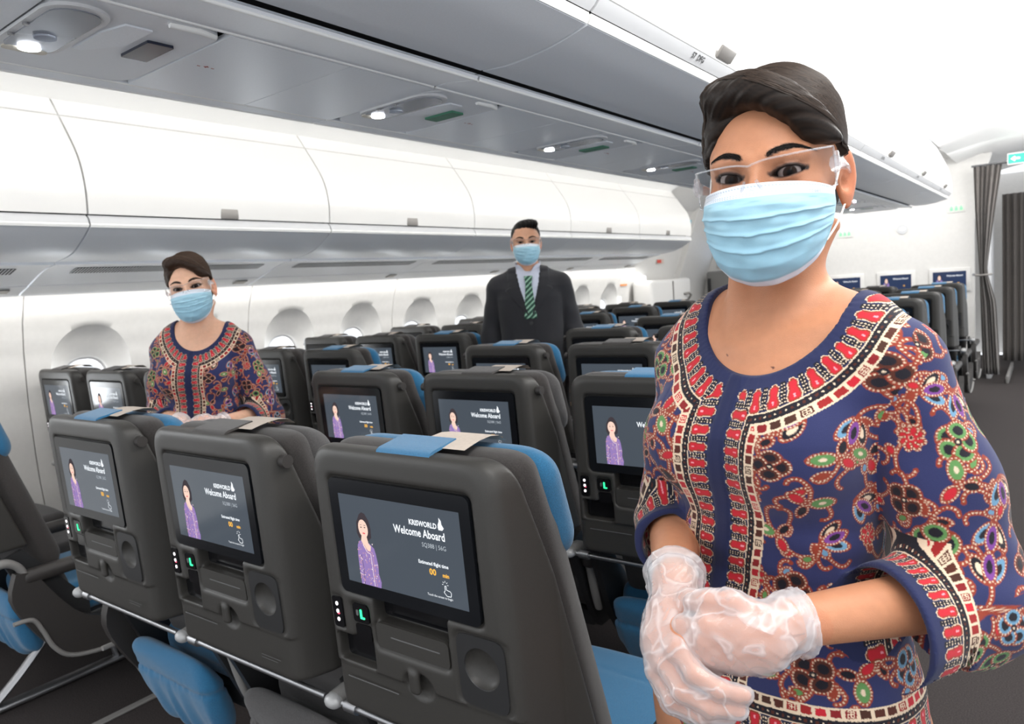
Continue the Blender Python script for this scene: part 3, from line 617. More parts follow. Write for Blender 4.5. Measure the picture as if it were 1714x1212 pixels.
def make_seat(colour):
    root = empty('aircraft_seat')
    sh = newobj('back_shell', shell_me, root)
    bz = MB(); bz.prism(rr(-.001, -.0725, .296, .194, .012), -.0005, .007, 'Z')
    o = MB(); o.add([fp(x, y, -z) for x, y, z in bz.v], bz.f); sc_ = o.build('screen', M['bezel'], root, smooth=30)
    PANEL.build('display', scr_m, sc_); pic.build('welcome_picture', PIC, sc_, fixn=False)
    # small glowing controls
    def plate(name, u0, u1, v0, v1, off, th, m, r=.005, parent=root):
        b = MB(); b.prism(rr((u0+u1)/2, (v0+v1)/2, u1-u0, v1-v0, r, 4), -off, -off+th, 'Z'); q = MB(); q.add([fp(x, y, -z) for x, y, z in b.v], b.f); return q.build(name, m, parent, smooth=30)
    c = plate('call_panel', -.1815, -.1575, -.240, -.186, .0, .004, M['black'])
    for j, vv in enumerate((-.198, -.2115, -.226)): plate('indicator', -.1725, -.1665, vv-.0035, vv+.0035, .0008, .001, M['white_led'], .003, c)
    plate('indicator', -.1700, -.1650, -.2165, -.214, .001, .001, M['red_led'], .001, c)
    po = plate('power_outlet', -.133, -.0965, -.222, -.190, -.002, .004, M['black'])
    q = plate('green_light', -.1155, -.1110, -.2125, -.198, -.001, .001, M['green_led'], .0015, po); plate('green_light', -.1155, -.105, -.2145, -.211, -.001, .001, M['green_led'], .0015, po)
    plate('socket', -.1245, -.1195, -.210, -.200, -.001, .001, M['line'], .002, po)
    plate('socket_panel', -.133, -.0965, -.254, -.226, -.004, .004, M['black'])
    p = plate('pocket_flap', -.082, .073, -.255, -.2125, -.003, .006, M['shell'], .008); plate('grip_line', -.050, .055, -.2335, -.2315, -.0025, .001, M['line'], .0008, p)
    plate('tray_slot_line', -.165, -.045, -.328, -.3265, .000, .001, M['line'], .0005)
    plate('slot_lining', -.079, .074, -.208, -.172, -.024, .001, M['black'], .006); plate('niche_lining', -.177, -.096, -.298, -.254, -.019, .001, M['black'], .006)
    n = 60; th = [2*math.pi*k/n for k in range(n)]; cu_, cv_ = .1365, -.236
    def rrect(t, hw_=.0445, hh=.056, p=7.0):
        k = (abs(math.cos(t))**p/hw_**p+abs(math.sin(t))**p/hh**p)**(-1/p); return (math.cos(t)*k, math.sin(t)*k)
    rings = [[(*rrect(t), -.0045) for t in th], [(*rrect(t), -.0015) for t in th]]+[[(r_*math.cos(t), r_*math.sin(t), o_) for t in th] for r_, o_ in ((.0325, -.0015), (.0315, -.0030))]
    b = MB(); b.add([fp(cu_+a, cv_+c_-.006*(k < 2), o_) for k, rg in enumerate(rings) for a, c_, o_ in rg], [(i*n+k, i*n+(k+1) % n, (i+1)*n+(k+1) % n, (i+1)*n+k) for i in range(3) for k in range(n)]); b.build('cover_plate', M['shell_dark'], root, smooth=40, fixn=False)
    b = MB(); b.add([fp(cu_+r_*math.cos(t), cv_+r_*math.sin(t), o_) for r_, o_ in ((.0318, -.0028), (.030, -.0075), (.025, -.0125), (.016, -.0160), (.0005, -.0170)) for t in th], [(i*n+k, i*n+(k+1) % n, (i+1)*n+(k+1) % n, (i+1)*n+k) for i in range(4) for k in range(n)]); b.build('cup_dish', M['shell'], root, smooth=80, fixn=False)
    t = MB(); t.add([fp(a, b_, .0006) for a, b_ in [(.10, -.352), (.16, -.352), (.16, -.3532), (.10, -.3532), (.10, -.358), (.15, -.358), (.15, -.3592), (.10, -.3592)]], [(0, 1, 2, 3), (4, 5, 6, 7)]); t.build('caution_print', M['line'], root)
    b = MB()
    for s in (-1, 1): b.disc((s*.2105, .035, 1.083), .012, .012, .014, 16, axis='X')
    b.build('coat_hook', M['arm'], root, smooth=40)
    newobj('backrest', cush_me, root)
    hd = newobj('headrest', ME['head', colour], root)
    m_ = M['blue'] if colour == 'blue' else M['fabric_mid']
    # paper cover over the headrest and fabric strap looped over the shell
    b = MB(); prof = [(.034, 1.1340), (.05, 1.1375), (.07, 1.1410), (.095, 1.1425), (.118, 1.139), (.132, 1.128)]
    V = [(u, y, z+.001) for (y, z) in prof for u in (.02, .118)]; b.add(V, [(2*k, 2*k+1, 2*k+3, 2*k+2) for k in range(len(prof)-1)]); b.build('paper_cover', M['antimac'], root, smooth=60)
    b = MB(); prof = [(.0035, 1.1225), (.006, 1.1285), (.013, 1.1320), (.03, 1.1345), (.05, 1.1380), (.066, 1.1405)]
    bb = []
    for dz in (0, -.004):
        for (y, z) in prof:
            for u in (-.035, .075): bb.append((u, y+(-.0 if dz == 0 else .003), z+.003+dz))
    n2 = len(prof)*2; Fc = [(2*k, 2*k+1, 2*k+3, 2*k+2) for k in range(len(prof)-1)]
    b.add(bb, Fc+[tuple(i+n2 for i in f) for f in Fc]+[(2*k, 2*k+2, n2+2*k+2, n2+2*k) for k in range(len(prof)-1)]+[(2*k+1, 2*k+3, n2+2*k+3, n2+2*k+1) for k in range(len(prof)-1)]+[(0, 1, n2+1, n2)])
    b.build('strap', m_ if colour == 'blue' else M['fabric'], root, smooth=50)
    newobj('seat_cushion', ME['seatc', colour], root); newobj('pouch', ME['pouch', colour], root)
    b = MB(); b.box((0, .45, .36), (.44, .44, .05), bev=.012); b.prism([(.10, .64), (.16, .66), (.33, .44), (.33, .34), (.24, .34), (.20, .40)], -.235, -.215, 'X'); b.prism([(.10, .64), (.16, .66), (.33, .44), (.33, .34), (.24, .34), (.20, .40)], .215, .235, 'X'); b.build('seat_frame', M['shell_dark'], root, smooth=30)
    b = MB(); b.tube([(-.235, .052, .637), (.235, .052, .637)], .0065, 10); b.tube([(-.225, .052, .637), (-.195, .052, .637)], .011, 10); b.build('lower_rail', M['alu'], root, smooth=50)
    return root
def armrest_mb():
    a = MB(); a.box((0, .335, .578), (.046, .40, .046), bev=.019, seg=4)
    return a
arm_me = arm_mesh = None
def add_arm(root, x, first={}):
    if not first:
        a = armrest_mb(); t = a.build('armrest', M['arm'], None, smooth=60); first['arm'] = t.data; bpy.data.objects.remove(t)
        a = MB(); pts = spline([(0, .055, .636), (0, .10, .640), (0, .135, .615), (0, .155, .56), (0, .175, .47), (0, .19, .42)], 5)
        a.tube(pts, [.0215-.0004*k for k in range(len(pts))], 10, flat=.7); t = a.build('arm_bracket', M['grey_trim'], None, smooth=60); first['br'] = t.data; bpy.data.objects.remove(t)
        a = MB(); bm = bmesh.new(); bmesh.ops.create_uvsphere(bm, u_segments=16, v_segments=10, radius=1); bmesh.ops.scale(bm, vec=(.020, .016, .014), verts=bm.verts); bmesh.ops.translate(bm, vec=(0, .050, .636), verts=bm.verts); a.bm(bm)
        t = a.build('pivot_cap', mat('pivot_grey', (.42, .42, .42), .35, .2), None, smooth=60); first['cap'] = t.data; bpy.data.objects.remove(t)
    ar = newobj('armrest', first['arm'], root, (x, 0, 0)); newobj('arm_bracket', first['br'], ar); newobj('pivot_cap', first['cap'], ar); return ar
def add_leg(root, x, first={}):
    if not first:
        a = MB(); a.tube(spline([(0, .42, .37), (0, .36, .25), (0, .24, .12), (0, .12, .02)], 5), .022, 10, flat=.55)
        a.tube(spline([(0, .46, .37), (0, .52, .22), (0, .56, .02)], 5), .020, 10, flat=.55); a.box((0, .34, .016), (.05, .5, .022), bev=.008)
        t = a.build('leg', M['alu'], None, smooth=60); first['leg'] = t.data; bpy.data.objects.remove(t)
    return newobj('leg', first['leg'], root, (x, 0, 0))
def add_bar(root):
    a = MB(); a.tube(spline([(-.2, .30, .34), (-.2, .60, .17), (-.19, .64, .12), (-.15, .655, .10), (.15, .655, .10), (.2, .64, .12), (.2, .60, .17), (.2, .30, .34)], 4), .0095, 8)
    return a.build('baggage_bar', M['grey_trim'], root, smooth=60)
def add_endbay(root, x):
    a = MB()
    outl = spline([(.12, .60), (.17, .585), (.22, .50), (.30, .40), (.42, .37), (.60, .40), (.66, .47), (.67, .40), (.62, .30), (.46, .255), (.30, .27), (.20, .33), (.14, .42), (.10, .52), (.12, .60)], 3)[:-1]
    a.prism([tuple(p) for p in outl], x-.016, x+.016, 'X'); e = a.build('end_panel', M['arm'], root, smooth=40)
    t = MB(); t.tube([(x+.017*(1 if x > 0 else -1), p[0], p[1]) for p in spline([(.095, .452), (.146, .446), (.17, .40), (.195, .335), (.245, .287), (.36, .266), (.50, .272), (.62, .31)], 5)], .009, 8, flat=.8)
    t.build('silver_trim', M['grey_trim'], e, smooth=60); return e
base = {}
for c_ in ('blue', 'grey'): base[c_] = make_seat(c_)
variants = {}
def variant(c_, col):
    # col: left / middle / right seat of its block of three
    if (c_, col) in variants: return variants[c_, col], False
    r = dup(base[c_]) if base[c_].get('used') else base[c_]
    base[c_]['used'] = 1
    return r, True
ROWN = ['nearest', 'second', 'third', 'fourth', 'fifth', 'sixth', 'seventh', 'eighth', 'ninth', 'tenth']
def finish(r, col, block):
    add_arm(r, -.259)
    if col == 'right': add_arm(r, .259); add_endbay(r, .262)
    if col == 'left': add_endbay(r, -.262)
    if col == 'right':
        for ch in list(r.children):
            if ch.name.startswith('coat_hook'): bpy.data.objects.remove(ch)
    if col != 'middle' : add_leg(r, -.17 if col == 'right' else .17)
    if block == 'centre' and col == 'left' or block == 'window' and col == 'right': add_bar(r)
protos = {}
def seat(c_, col, block, x, y, label, group):
    k = (c_, col, block)
    if k not in protos:
        r = dup(base[c_]); finish(r, col, block); protos[k] = r; r.location = (x, y, 0)
    else: r = dup(protos[k], (x, y, 0))
    tag(r, label, 'seat', group); return r
SW = .518; PITCHY = .8128
for j in range(0, 9):
    for i, (c_, col) in enumerate((('blue', 'left'), ('grey', 'middle'), ('blue', 'right'))):
        hw = {'left': 'blue-headrest left seat', 'middle': 'grey-headrest middle seat', 'right': 'blue-headrest right seat'}[col]
        seat(c_, col, 'centre', .1275+SW*i, PITCHY*j, '%s of the centre block, %s row from the camera' % (hw, ROWN[j]), 'seats in the centre block')
for j in range(0, 8):
    for i, (c_, col) in enumerate((('grey', 'left'), ('grey', 'middle'), ('blue', 'right'))):
        if j == 0 and i == 0: pass
        hw = {'left': 'grey-headrest window seat', 'middle': 'grey-headrest middle seat', 'right': 'blue-headrest aisle seat'}[col]
        seat(c_, col, 'window', -1.8925+SW*i, -.068+.803*j, '%s of the left-hand block, %s row from the camera' % (hw, ROWN[j]), 'seats in the left-hand block')
for r in list(base.values()):
    for ch in list(r.children_recursive): bpy.data.objects.remove(ch)
    bpy.data.objects.remove(r)
for o in list(bpy.data.objects):
    if 'used' in o: del o['used']
# ================================================================ forward furnishings: monitors, signs, curtains, crew seats
def monitor(x, y, z, w_, h_, label, grp, bright=False):
    root = empty('monitor', (x, y, z)); tag(root, label, 'monitor', grp)
    b = MB(); b.box((0, -.012, 0), (w_+.075, .024, h_+.075), bev=.010); b.build('housing', M['wall'], root, smooth=40)
    b = MB(); b.box((0, -.026, 0), (w_, .006, h_), bev=.002); b.build('screen', mat('monitor_bright', (.1, .1, .1), .2, emis=(.62, .75, .95), estr=1.1) if bright else scr_far, root)
    if not bright:
        t = MB()
        for (a, b_, mi, s_) in (('Welcome Aboard', 'x', 0, .026),):
            v, f = text_mesh('Welcome Aboard', .026, 'RIGHT', .0005, .8); t.add([(u+w_*.40, -.0295, q+h_*.20) for u, q in v], f, 0)
            v, f = text_mesh('00', .024, 'RIGHT', .0005, .8); t.add([(u+w_*.30, -.0295, q-h_*.26) for u, q in v], f, 1)
        for fx, fz, rx, rz, mi in ((-.30, -.20, .10, .22, 4), (-.30, .12, .060, .15, 3), (-.30, .12, .045, .11, 2)):
            t.add([(w_*fx+w_*rx*math.cos(a), -.0292-.0002*(4-mi), max(-h_*.49, h_*fz+h_*rz*1.4*math.sin(a))) for a in [2*math.pi*q/18 for q in range(18)]], [tuple(range(18))], mi)
        t.build('welcome_picture', PIC, root, fixn=False)
    return root
scr_far = mat('monitor_glass', (.012, .014, .02), .15, emis=(.012, .022, .060), estr=1.0)
for i, x in enumerate((.02, .545, 1.07)):
    monitor(x, 8.55, 1.105, .315, .178, 'white-framed bulkhead monitor with welcome picture, %s from the aisle curtain' % ('third', 'second', 'nearest')[i], 'bulkhead monitors on the centre wall')
monitor(-1.72, 9.75, 1.62, .46, .30, 'bright white-blue monitor on the far wall beside the cabin door', 'monitor by the door', True)
# illuminated seat-belt signs, smoke detector roundel
for i, (x, z) in enumerate(((.02, 1.70), (1.14, 1.86))):
    root = empty('seat_belt_sign', (x, 8.55, z)); tag(root, 'faint green lit belt sign on the front wall, %s' % ('left of the round outlet' if i == 0 else 'right of the outlet'), 'sign', 'lit green signs')
    b = MB(); b.box((0, -.004, 0), (.17, .008, .075), bev=.003); b.build('plate', M['wall'], root)
    b = MB()
    for k in (-1, 0, 1):
        b.box((k*.045, -.010, 0), (.026, .004, .030), bev=.001); b.box((k*.045, -.010, .024), (.012, .004, .014), bev=.001)
    o_ = b.build('pictograms', mat('sign_green_%d' % i, (.1, .6, .2), .5, emis=(.22, .80, .30), estr=.9), root); o_['kind'] = 'stuff'
root = empty('wall_roundel', (.62, 8.55, 1.70)); tag(root, 'small round grey air outlet on the front wall between green signs', 'vent')
b = MB(); b.disc((0, -.006, 0), .055, .055, .012, 28); b.build('ring', M['lip'], root, smooth=40); b = MB(); b.disc((0, -.014, 0), .035, .020, .006, 24); b.build('core', M['bin_grey'], root, smooth=40)
# crew seats
for i, x in enumerate((-1.86, -1.36)):
    root = empty('crew_seat', (x, 9.55, 0)); tag(root, 'folded grey padded crew seat on the far wall, %s' % ('next to the cabin door' if i == 0 else 'further from the cabin door'), 'crew seat', 'folded crew seats')
    b = MB(); b.box((0, 0, 1.08), (.42, .09, .62), bev=.04, seg=3); b.build('backrest', mat('crew_grey', (.22, .215, .21), .8) if i == 0 else bpy.data.materials['crew_grey'], root, smooth=40)
    b = MB(); b.box((0, 0, .55), (.42, .12, .40), bev=.04, seg=3); b.build('seat', bpy.data.materials['crew_grey'], root, smooth=40)
    b = MB(); b.box((-.16, -.055, 1.16), (.045, .02, .26), bev=.006); b.build('harness', M['shell_dark'], root, smooth=40)
# curtains
def curtain(pts_fn, z0, z1, n, name, label, nz=26):
    V = []; xs = np.linspace(0, 1, n)
    for z in np.linspace(0, 1, nz):
        for s in xs: V.append(pts_fn(s, z))
    Fc = [(j*n+i, j*n+i+1, (j+1)*n+i+1, (j+1)*n+i) for j in range(nz-1) for i in range(n-1)]
    m = MB(); m.add(V, Fc); o = m.build(name, CURT, None, smooth=80, fixn=False); md = o.modifiers.new('t', 'SOLIDIFY'); md.thickness = .003; tag(o, label, 'curtain'); return o
CURT = mat('curtain_fabric', (.13, .115, .105), .9, noise=.1, nscale=300, bump=.2, bscale=800, sheen=.2)
def tied(s, t):
    z = .10+2.15*t; w_ = np.interp(t, [0, .35, .47, .50, .56, .8, 1], [.15, .13, .075, .06, .08, .17, .24]); x0 = np.interp(t, [0, .5, .8, 1], [1.39, 1.365, 1.33, 1.32])
    return (x0+s*w_, 8.28+.030*math.sin(s*34)*min(1, w_/.15+.2)+.02*math.sin(s*13+t*3), z)
curtain(tied, 0, 1, 90, 'tied_curtain', 'brown-grey aisle curtain gathered and tied back beside the front wall')
root = empty('curtain_tie', (1.39, 8.24, 1.145)); tag(root, 'metal tieback hook holding the gathered aisle curtain', 'tieback')
b = MB(); b.tube(spline([(-.07, 0, .005), (-.02, -.02, -.004), (.05, -.025, 0), (.085, 0, .004)], 5), .010, 8); b.build('band', M['latch'], root, smooth=60); b = MB(); b.disc((-.075, 0, .006), .014, .014, .02, 12); b.build('hook', M['alu'], root, smooth=40)
def far(s, t): return (1.50+s*1.0, 9.75+.028*math.sin(s*95)+.01*math.sin(s*37), .06+1.98*t)
curtain(far, 0, 1, 220, 'far_curtain', 'dark pleated curtain closing the aisle behind the tied curtain', 14)
b = MB(); b.tube([(1.30, 8.28, 2.26), (2.4, 8.28, 2.26)], .012, 8); o = b.build('curtain_rail', M['alu'], smooth=40); tag(o, 'slim metal rail above the tied aisle curtain', 'rail')
b = MB(); b.box((1.42, 8.9, 1.1), (.05, .5, 2.2), bev=.01); o = b.build('trim_2', M['lip'], smooth=40); struct(o)
b = MB(); b.box((1.60, 8.9, .04), (.03, 1.2, .08), bev=.01); o = b.build('trim_3', M['grey_trim'], smooth=40); struct(o)
# exit sign over the aisle
root = empty('exit_sign', (1.76, 8.15, 2.27)); tag(root, 'green and white illuminated exit sign with left arrow over the aisle', 'sign')
b = MB(); b.box((0, 0, 0), (.30, .03, .115), bev=.008); b.build('housing', M['wall'], root, smooth=40)
EXG = mat('exit_sign_green', (.01, .35, .20), .4, emis=(.005, .33, .17), estr=.8); EXW = mat('exit_sign_white', (.9, .9, .9), .4, emis=(.9, 1, .95), estr=1.2)
b = MB(); b.prism([(-.14, -.045), (.14, -.045), (.14, .045), (-.14, .045)], -.0175, -.0155); b.build('green_face', EXG, root)
b = MB(); v, f = text_mesh('EXIT', .075, 'LEFT', .001, .8); b.add([(u-.01, -.0185, q-.026) for u, q in v], f); b.prism([(-.12, 0), (-.085, .025), (-.085, .008), (-.045, .008), (-.045, -.008), (-.085, -.008), (-.085, -.025)], -.0190, -.0180); b.build('lettering', EXW, root, fixn=False)
# ================================================================ people
def rgb(r, g, b): return tuple(((c/255)/12.92 if c/255 <= .04045 else ((c/255+.055)/1.055)**2.4) for c in (r, g, b))
def A3(*a): return np.array(a, np.float32)
def union(P, prims, m=.06):
    d = np.full(len(P), 1.0, np.float32)
    for fn, c, r, k in prims:
        q = P-A3(*c); idx = np.nonzero((q*q).sum(1) < (r+m)**2)[0]
        if len(idx): d[idx] = smin(d[idx], fn(P[idx]), k)
    return d
def capp(a, b, ra, rb, k=.02):
    a = A3(*a); b = A3(*b); return (lambda P: sd_cap(P, a, b, ra, rb), (a+b)/2, float(np.linalg.norm(a-b)/2+max(ra, rb)), k)
def ellp(c, r, k=.02, Rm=None): return (lambda P: sd_ell(P, c, r, Rm), c, max(r), k)

# ---- head in its own frame: eyes at z=0, face towards -y, the person's left is +x
def head_sdf_fn(male=False, W=1.0):
    js = 1.06 if male else 1.0
    prims = [ellp((0, .022, .032), (.0715, .090, .076), .01), ellp((0, -.022, .012), (.063, .066, .082), .03),
             ellp((0, -.030, -.058), (.049*js, .048, .046*js), .035), ellp((0, -.066, -.094*js), (.020*js, .017, .015), .025),
             ellp((.040, -.052, -.024), (.022, .022, .020), .02), ellp((-.040, -.052, -.024), (.022, .022, .020), .02),
             capp((0, -.083, .010), (0, -.104, -.036), .0075, .0115, .014), ellp((.0095, -.093, -.038), (.0075, .010, .007), .008), ellp((-.0095, -.093, -.038), (.0075, .010, .007), .008),
             capp((.014, -.081, .019), (.046, -.067, .020), .0085, .007, .012), capp((-.014, -.081, .019), (-.046, -.067, .020), .0085, .007, .012),
             ellp((0, -.088, -.066), (.022, .010, .010), .012)]
    def f(Q):
        d = union(Q, prims)
        m = np.nonzero(np.abs(Q[:, 1]+.075) < .04)[0]
        if len(m):
            q = Q[m].copy(); q[:, 0] = np.abs(q[:, 0]); dm = d[m]
            dm = smax(dm, -sd_ell(q, (.033, -.098, -.001), (.023, .018, .014)), .012)
            ball = np.sqrt(((q-A3(.0315, -.0690, 0))**2).sum(1))
            dm = smin(dm, ball-.0150, .004)
            t = (q[:, 0]-.0315)/.0158; up = .0050*np.maximum(1-t*t, 0)**.7+.0018*t; lo = -.0044*np.maximum(1-t*t, 0)**.8+.0016*t
            op = np.maximum(np.maximum(q[:, 2]-up, lo-q[:, 2]), np.abs(t)*.0158-.0158)
            dm = smax(dm, -np.maximum(op, q[:, 1]+.066), .0012)
            # eyelid crease
            dm = dm+.0012*np.exp(-((q[:, 2]-up-.0045)/.0012)**2)*np.exp(-(t/1.0)**4)
            d[m] = dm
        # ears
        m = np.nonzero((np.abs(np.abs(Q[:, 0])-.076) < .03) & (np.abs(Q[:, 1]-.012) < .05) & (np.abs(Q[:, 2]+.006) < .06))[0]
        if len(m):
            q = Q[m].copy(); q[:, 0] = np.abs(q[:, 0]); q -= A3(.0745, .014, -.006); a = R(12); q2 = q.copy()
            q2[:, 1] = q[:, 1]*math.cos(a)+q[:, 2]*math.sin(a)*.5; fl = R(28); xx = q2[:, 0]*math.cos(fl)-q2[:, 1]*math.sin(fl); yy = q2[:, 0]*math.sin(fl)+q2[:, 1]*math.cos(fl)
            q2[:, 0] = xx; q2[:, 1] = yy
            taper = 1-.28*np.clip(-q2[:, 2]/.03, 0, 1)
            e = sd_ell(np.stack([q2[:, 0], q2[:, 1]/taper, q2[:, 2]], 1), (0, 0, 0), (.0062, .0180, .0360))
            inner = sd_ell(q2, (.007, -.001, .004), (.0065, .0105, .021)); e = smax(e, -inner, .004)
            con = sd_ell(q2, (.005, -.005, -.006), (.009, .0065, .009)); e = smax(e, -con, .003)
            d[m] = smin(d[m], e, .006)
        return d
    return f
def to_head(P, H): return (P-A3(*H['pos']))@H['R']/H['s']
def skin_paint(Q, base, male=False, lip=None, browcol=None, make=1.0):
    # colours that belong to the skin: brows, eye make-up, lips, blush
    n = len(Q); c = np.tile(A3(*base), (n, 1)); x = np.abs(Q[:, 0]); y = Q[:, 1]; z = Q[:, 2]; front = y < -.03
    def mix(w, col):
        w = np.clip(w, 0, 1)[:, None]; c[:] = c*(1-w)+A3(*col)*w
    # slightly redder nose, ears, cheeks
    mix(.25*np.exp(-(((x-.045)/.02)**2+((z+.03)/.02)**2))*front, (base[0]*1.05, base[1]*.70, base[2]*.62))
    mix(.45*np.exp(-((x-.082)/.010)**2)*np.exp(-((y-.012)/.03)**2)*(np.abs(z) < .05), (base[0]*1.05, base[1]*.55, base[2]*.45))
    t = (x-.0315)/.0158
    up = .0050*np.maximum(1-t*t, 0)**.7+.0018*t; lo = -.0044*np.maximum(1-t*t, 0)**.8+.0016*t
    if make > 0:
        sh = np.exp(-(np.maximum(np.abs(t)-.75, 0)/.35)**2)*np.exp(-(np.maximum(z-up-.004, 0)/.0045)**2)*(z > 0)*front
        mix(.42*make*sh, (.055, .018, .014))
    ring = np.maximum(np.maximum(z-up, lo-z), np.abs(t)*.0158-.0158)
    mix((1-np.clip((ring-.0012-.0016*(z > up*.5))/.0018, 0, 1))*front*(.92 if make else .5), (.008, .005, .005))
    if make > 0:   # wing of the eyeliner
        w_ = (t > .8) & (t < 1.45) & (np.abs(z-.0018-(t-.8)*.0045) < .0012*(1.5-t)*1.6); mix(w_*front*.9, (.008, .005, .005))
    # brows
    s = (x-.0135)/(.040); arch = .0190+.0085*np.sin(np.clip(s, 0, 1)*2.3)-.004*np.clip(s, 0, 1)**2; hw = np.interp(s, [-.05, .05, .5, 1.0, 1.12], [0, .0038, .0038, .0012, 0])*(1.0 if not male else 1.1)
    mix(np.clip((hw-np.abs(z-arch))/.0012+.5, 0, 1)*front*(s > -.05)*(s < 1.08)*.93, browcol or (.008, .005, .004))
    d = ((Q[:, 0]/.022)**2+((z+.066)/.008)**2 < 1) & front; c[d] = lip or (.35, .10, .09)
    return c
def eye_mesh(name, iris=(.018, .009, .006), gaze=(0, 0)):
    n1, n2 = 40, 24; V = []; C = []; Fc = []
    g = Vector((math.sin(gaze[0])*math.cos(gaze[1]), -math.cos(gaze[0])*math.cos(gaze[1]), math.sin(gaze[1]))); a = g.orthogonal().normalized(); b = g.cross(a)
    for i in range(n2+1):
        th = math.pi*i/n2*.9
        for k in range(n1):
            ph = 2*math.pi*k/n1; r = .0122+(.0009 if th < .38 else 0)*max(0, 1-(th/.38)**2)
            p = g*math.cos(th)+(a*math.cos(ph)+b*math.sin(ph))*math.sin(th); V.append(p*r)
            C.append((.003, .002, .002) if th < .24 else (iris if th < .58 else ((.02, .012, .01) if th < .64 else (.24, .20, .19))))
    for i in range(n2):
        for k in range(n1): Fc.append((i*n1+k, i*n1+(k+1) % n1, (i+1)*n1+(k+1) % n1, (i+1)*n1+k))
    return np_mesh(name, V, Fc, EYE_M, colors=C)
EYE_M = mat('eye', (.8, .8, .8), .03, attr='paint', spec=.06)
SKIN = {}
def skin_mat(k, rough=.42): SKIN[k] = mat('skin_'+k, (.6, .4, .3), rough, attr='paint', noise=.04, nscale=90, bump=.25, bscale=900, sss=.12, spec=.4); return SKIN[k]

LASH = mat('lash_and_brow_hair', (.004, .003, .0025), .6, spec=.15)
def brows(name, hf, parent, dens=1.0, male=False):
    rs = np.random.default_rng(3); X, Z, DX, DZ = [], [], [], []
    for sg in (1, -1):
        n = int(230*dens); s_ = rs.random(n); t = rs.uniform(-1, 1, n); arch = .0190+.0085*np.sin(s_*2.3)-.004*s_**2
        hw = np.interp(s_, [0, .1, .5, 1.0], [.0026, .0032, .0030, .0006]); slope = np.interp(s_, [0, .15, .5, 1], [1.3, .8, .25, -.35])
        X += list(sg*(.0135+.040*s_)); Z += list(arch+t*hw); a = np.arctan(slope)-t*.25; DX += list(sg*np.cos(a)); DZ += list(np.sin(a))
    X, Z, DX, DZ = map(np.array, (X, Z, DX, DZ)); L = rs.uniform(.004, .0065, len(X))
    def surf(x, z):
        y = np.full(len(x), -.115)
        for _ in range(14): y = y+np.clip(hf(np.stack([x, y, z], 1).astype(np.float32)), -.01, .02)*.9
        return y
    mb = MB(); pts = []
    for k in range(4):
        f = k/3; x = X+DX*L*f; z = Z+DZ*L*f; pts.append(np.stack([x, surf(x, z)-.0004-.0007*math.sin(f*3), z], 1))
    for i in range(len(X)):
        w_ = .00030; nx, nz = -DZ[i]*w_, DX[i]*w_; v = []
        for k in range(4):
            p = pts[k][i]; q = 1-k/3.4; v += [(p[0]-nx*q, p[1], p[2]-nz*q), (p[0]+nx*q, p[1], p[2]+nz*q)]
        mb.add(v, [(0, 1, 3, 2), (2, 3, 5, 4), (4, 5, 7, 6)])
    o = mb.build('eyebrows', LASH, parent, fixn=False); o['kind'] = 'stuff'
    o2 = None
    if not male:
        mb = MB()
        for sg in (1, -1):
            for k in range(34):
                t = -0.92+1.9*k/33; up = .0050*max(1-t*t, 0)**.7+.0018*t; x = .0315+t*.0158; y = -.0690-math.sqrt(max(.0152**2-(x-.0315)**2-up**2, 1e-6)); l = .0062*(.55+.45*max(t, -.2)); p0 = Vector((sg*x, y+.0004, up)); d1 = Vector((sg*(.25+.55*t), -.9, .25)).normalized(); p1 = p0+d1*l*.5; p2 = p1+(d1+Vector((0, .1, .9))).normalized()*l*.55
                w_ = Vector((sg*.00032, 0, 0)); mb.add([p0-w_, p0+w_, p1+w_*.7, p1-w_*.7, p2], [(0, 1, 2, 3), (3, 2, 4)])
        o2 = mb.build('eyelashes', LASH, parent, fixn=False); o2['kind'] = 'stuff'
    return [o for o in (o, o2) if o]

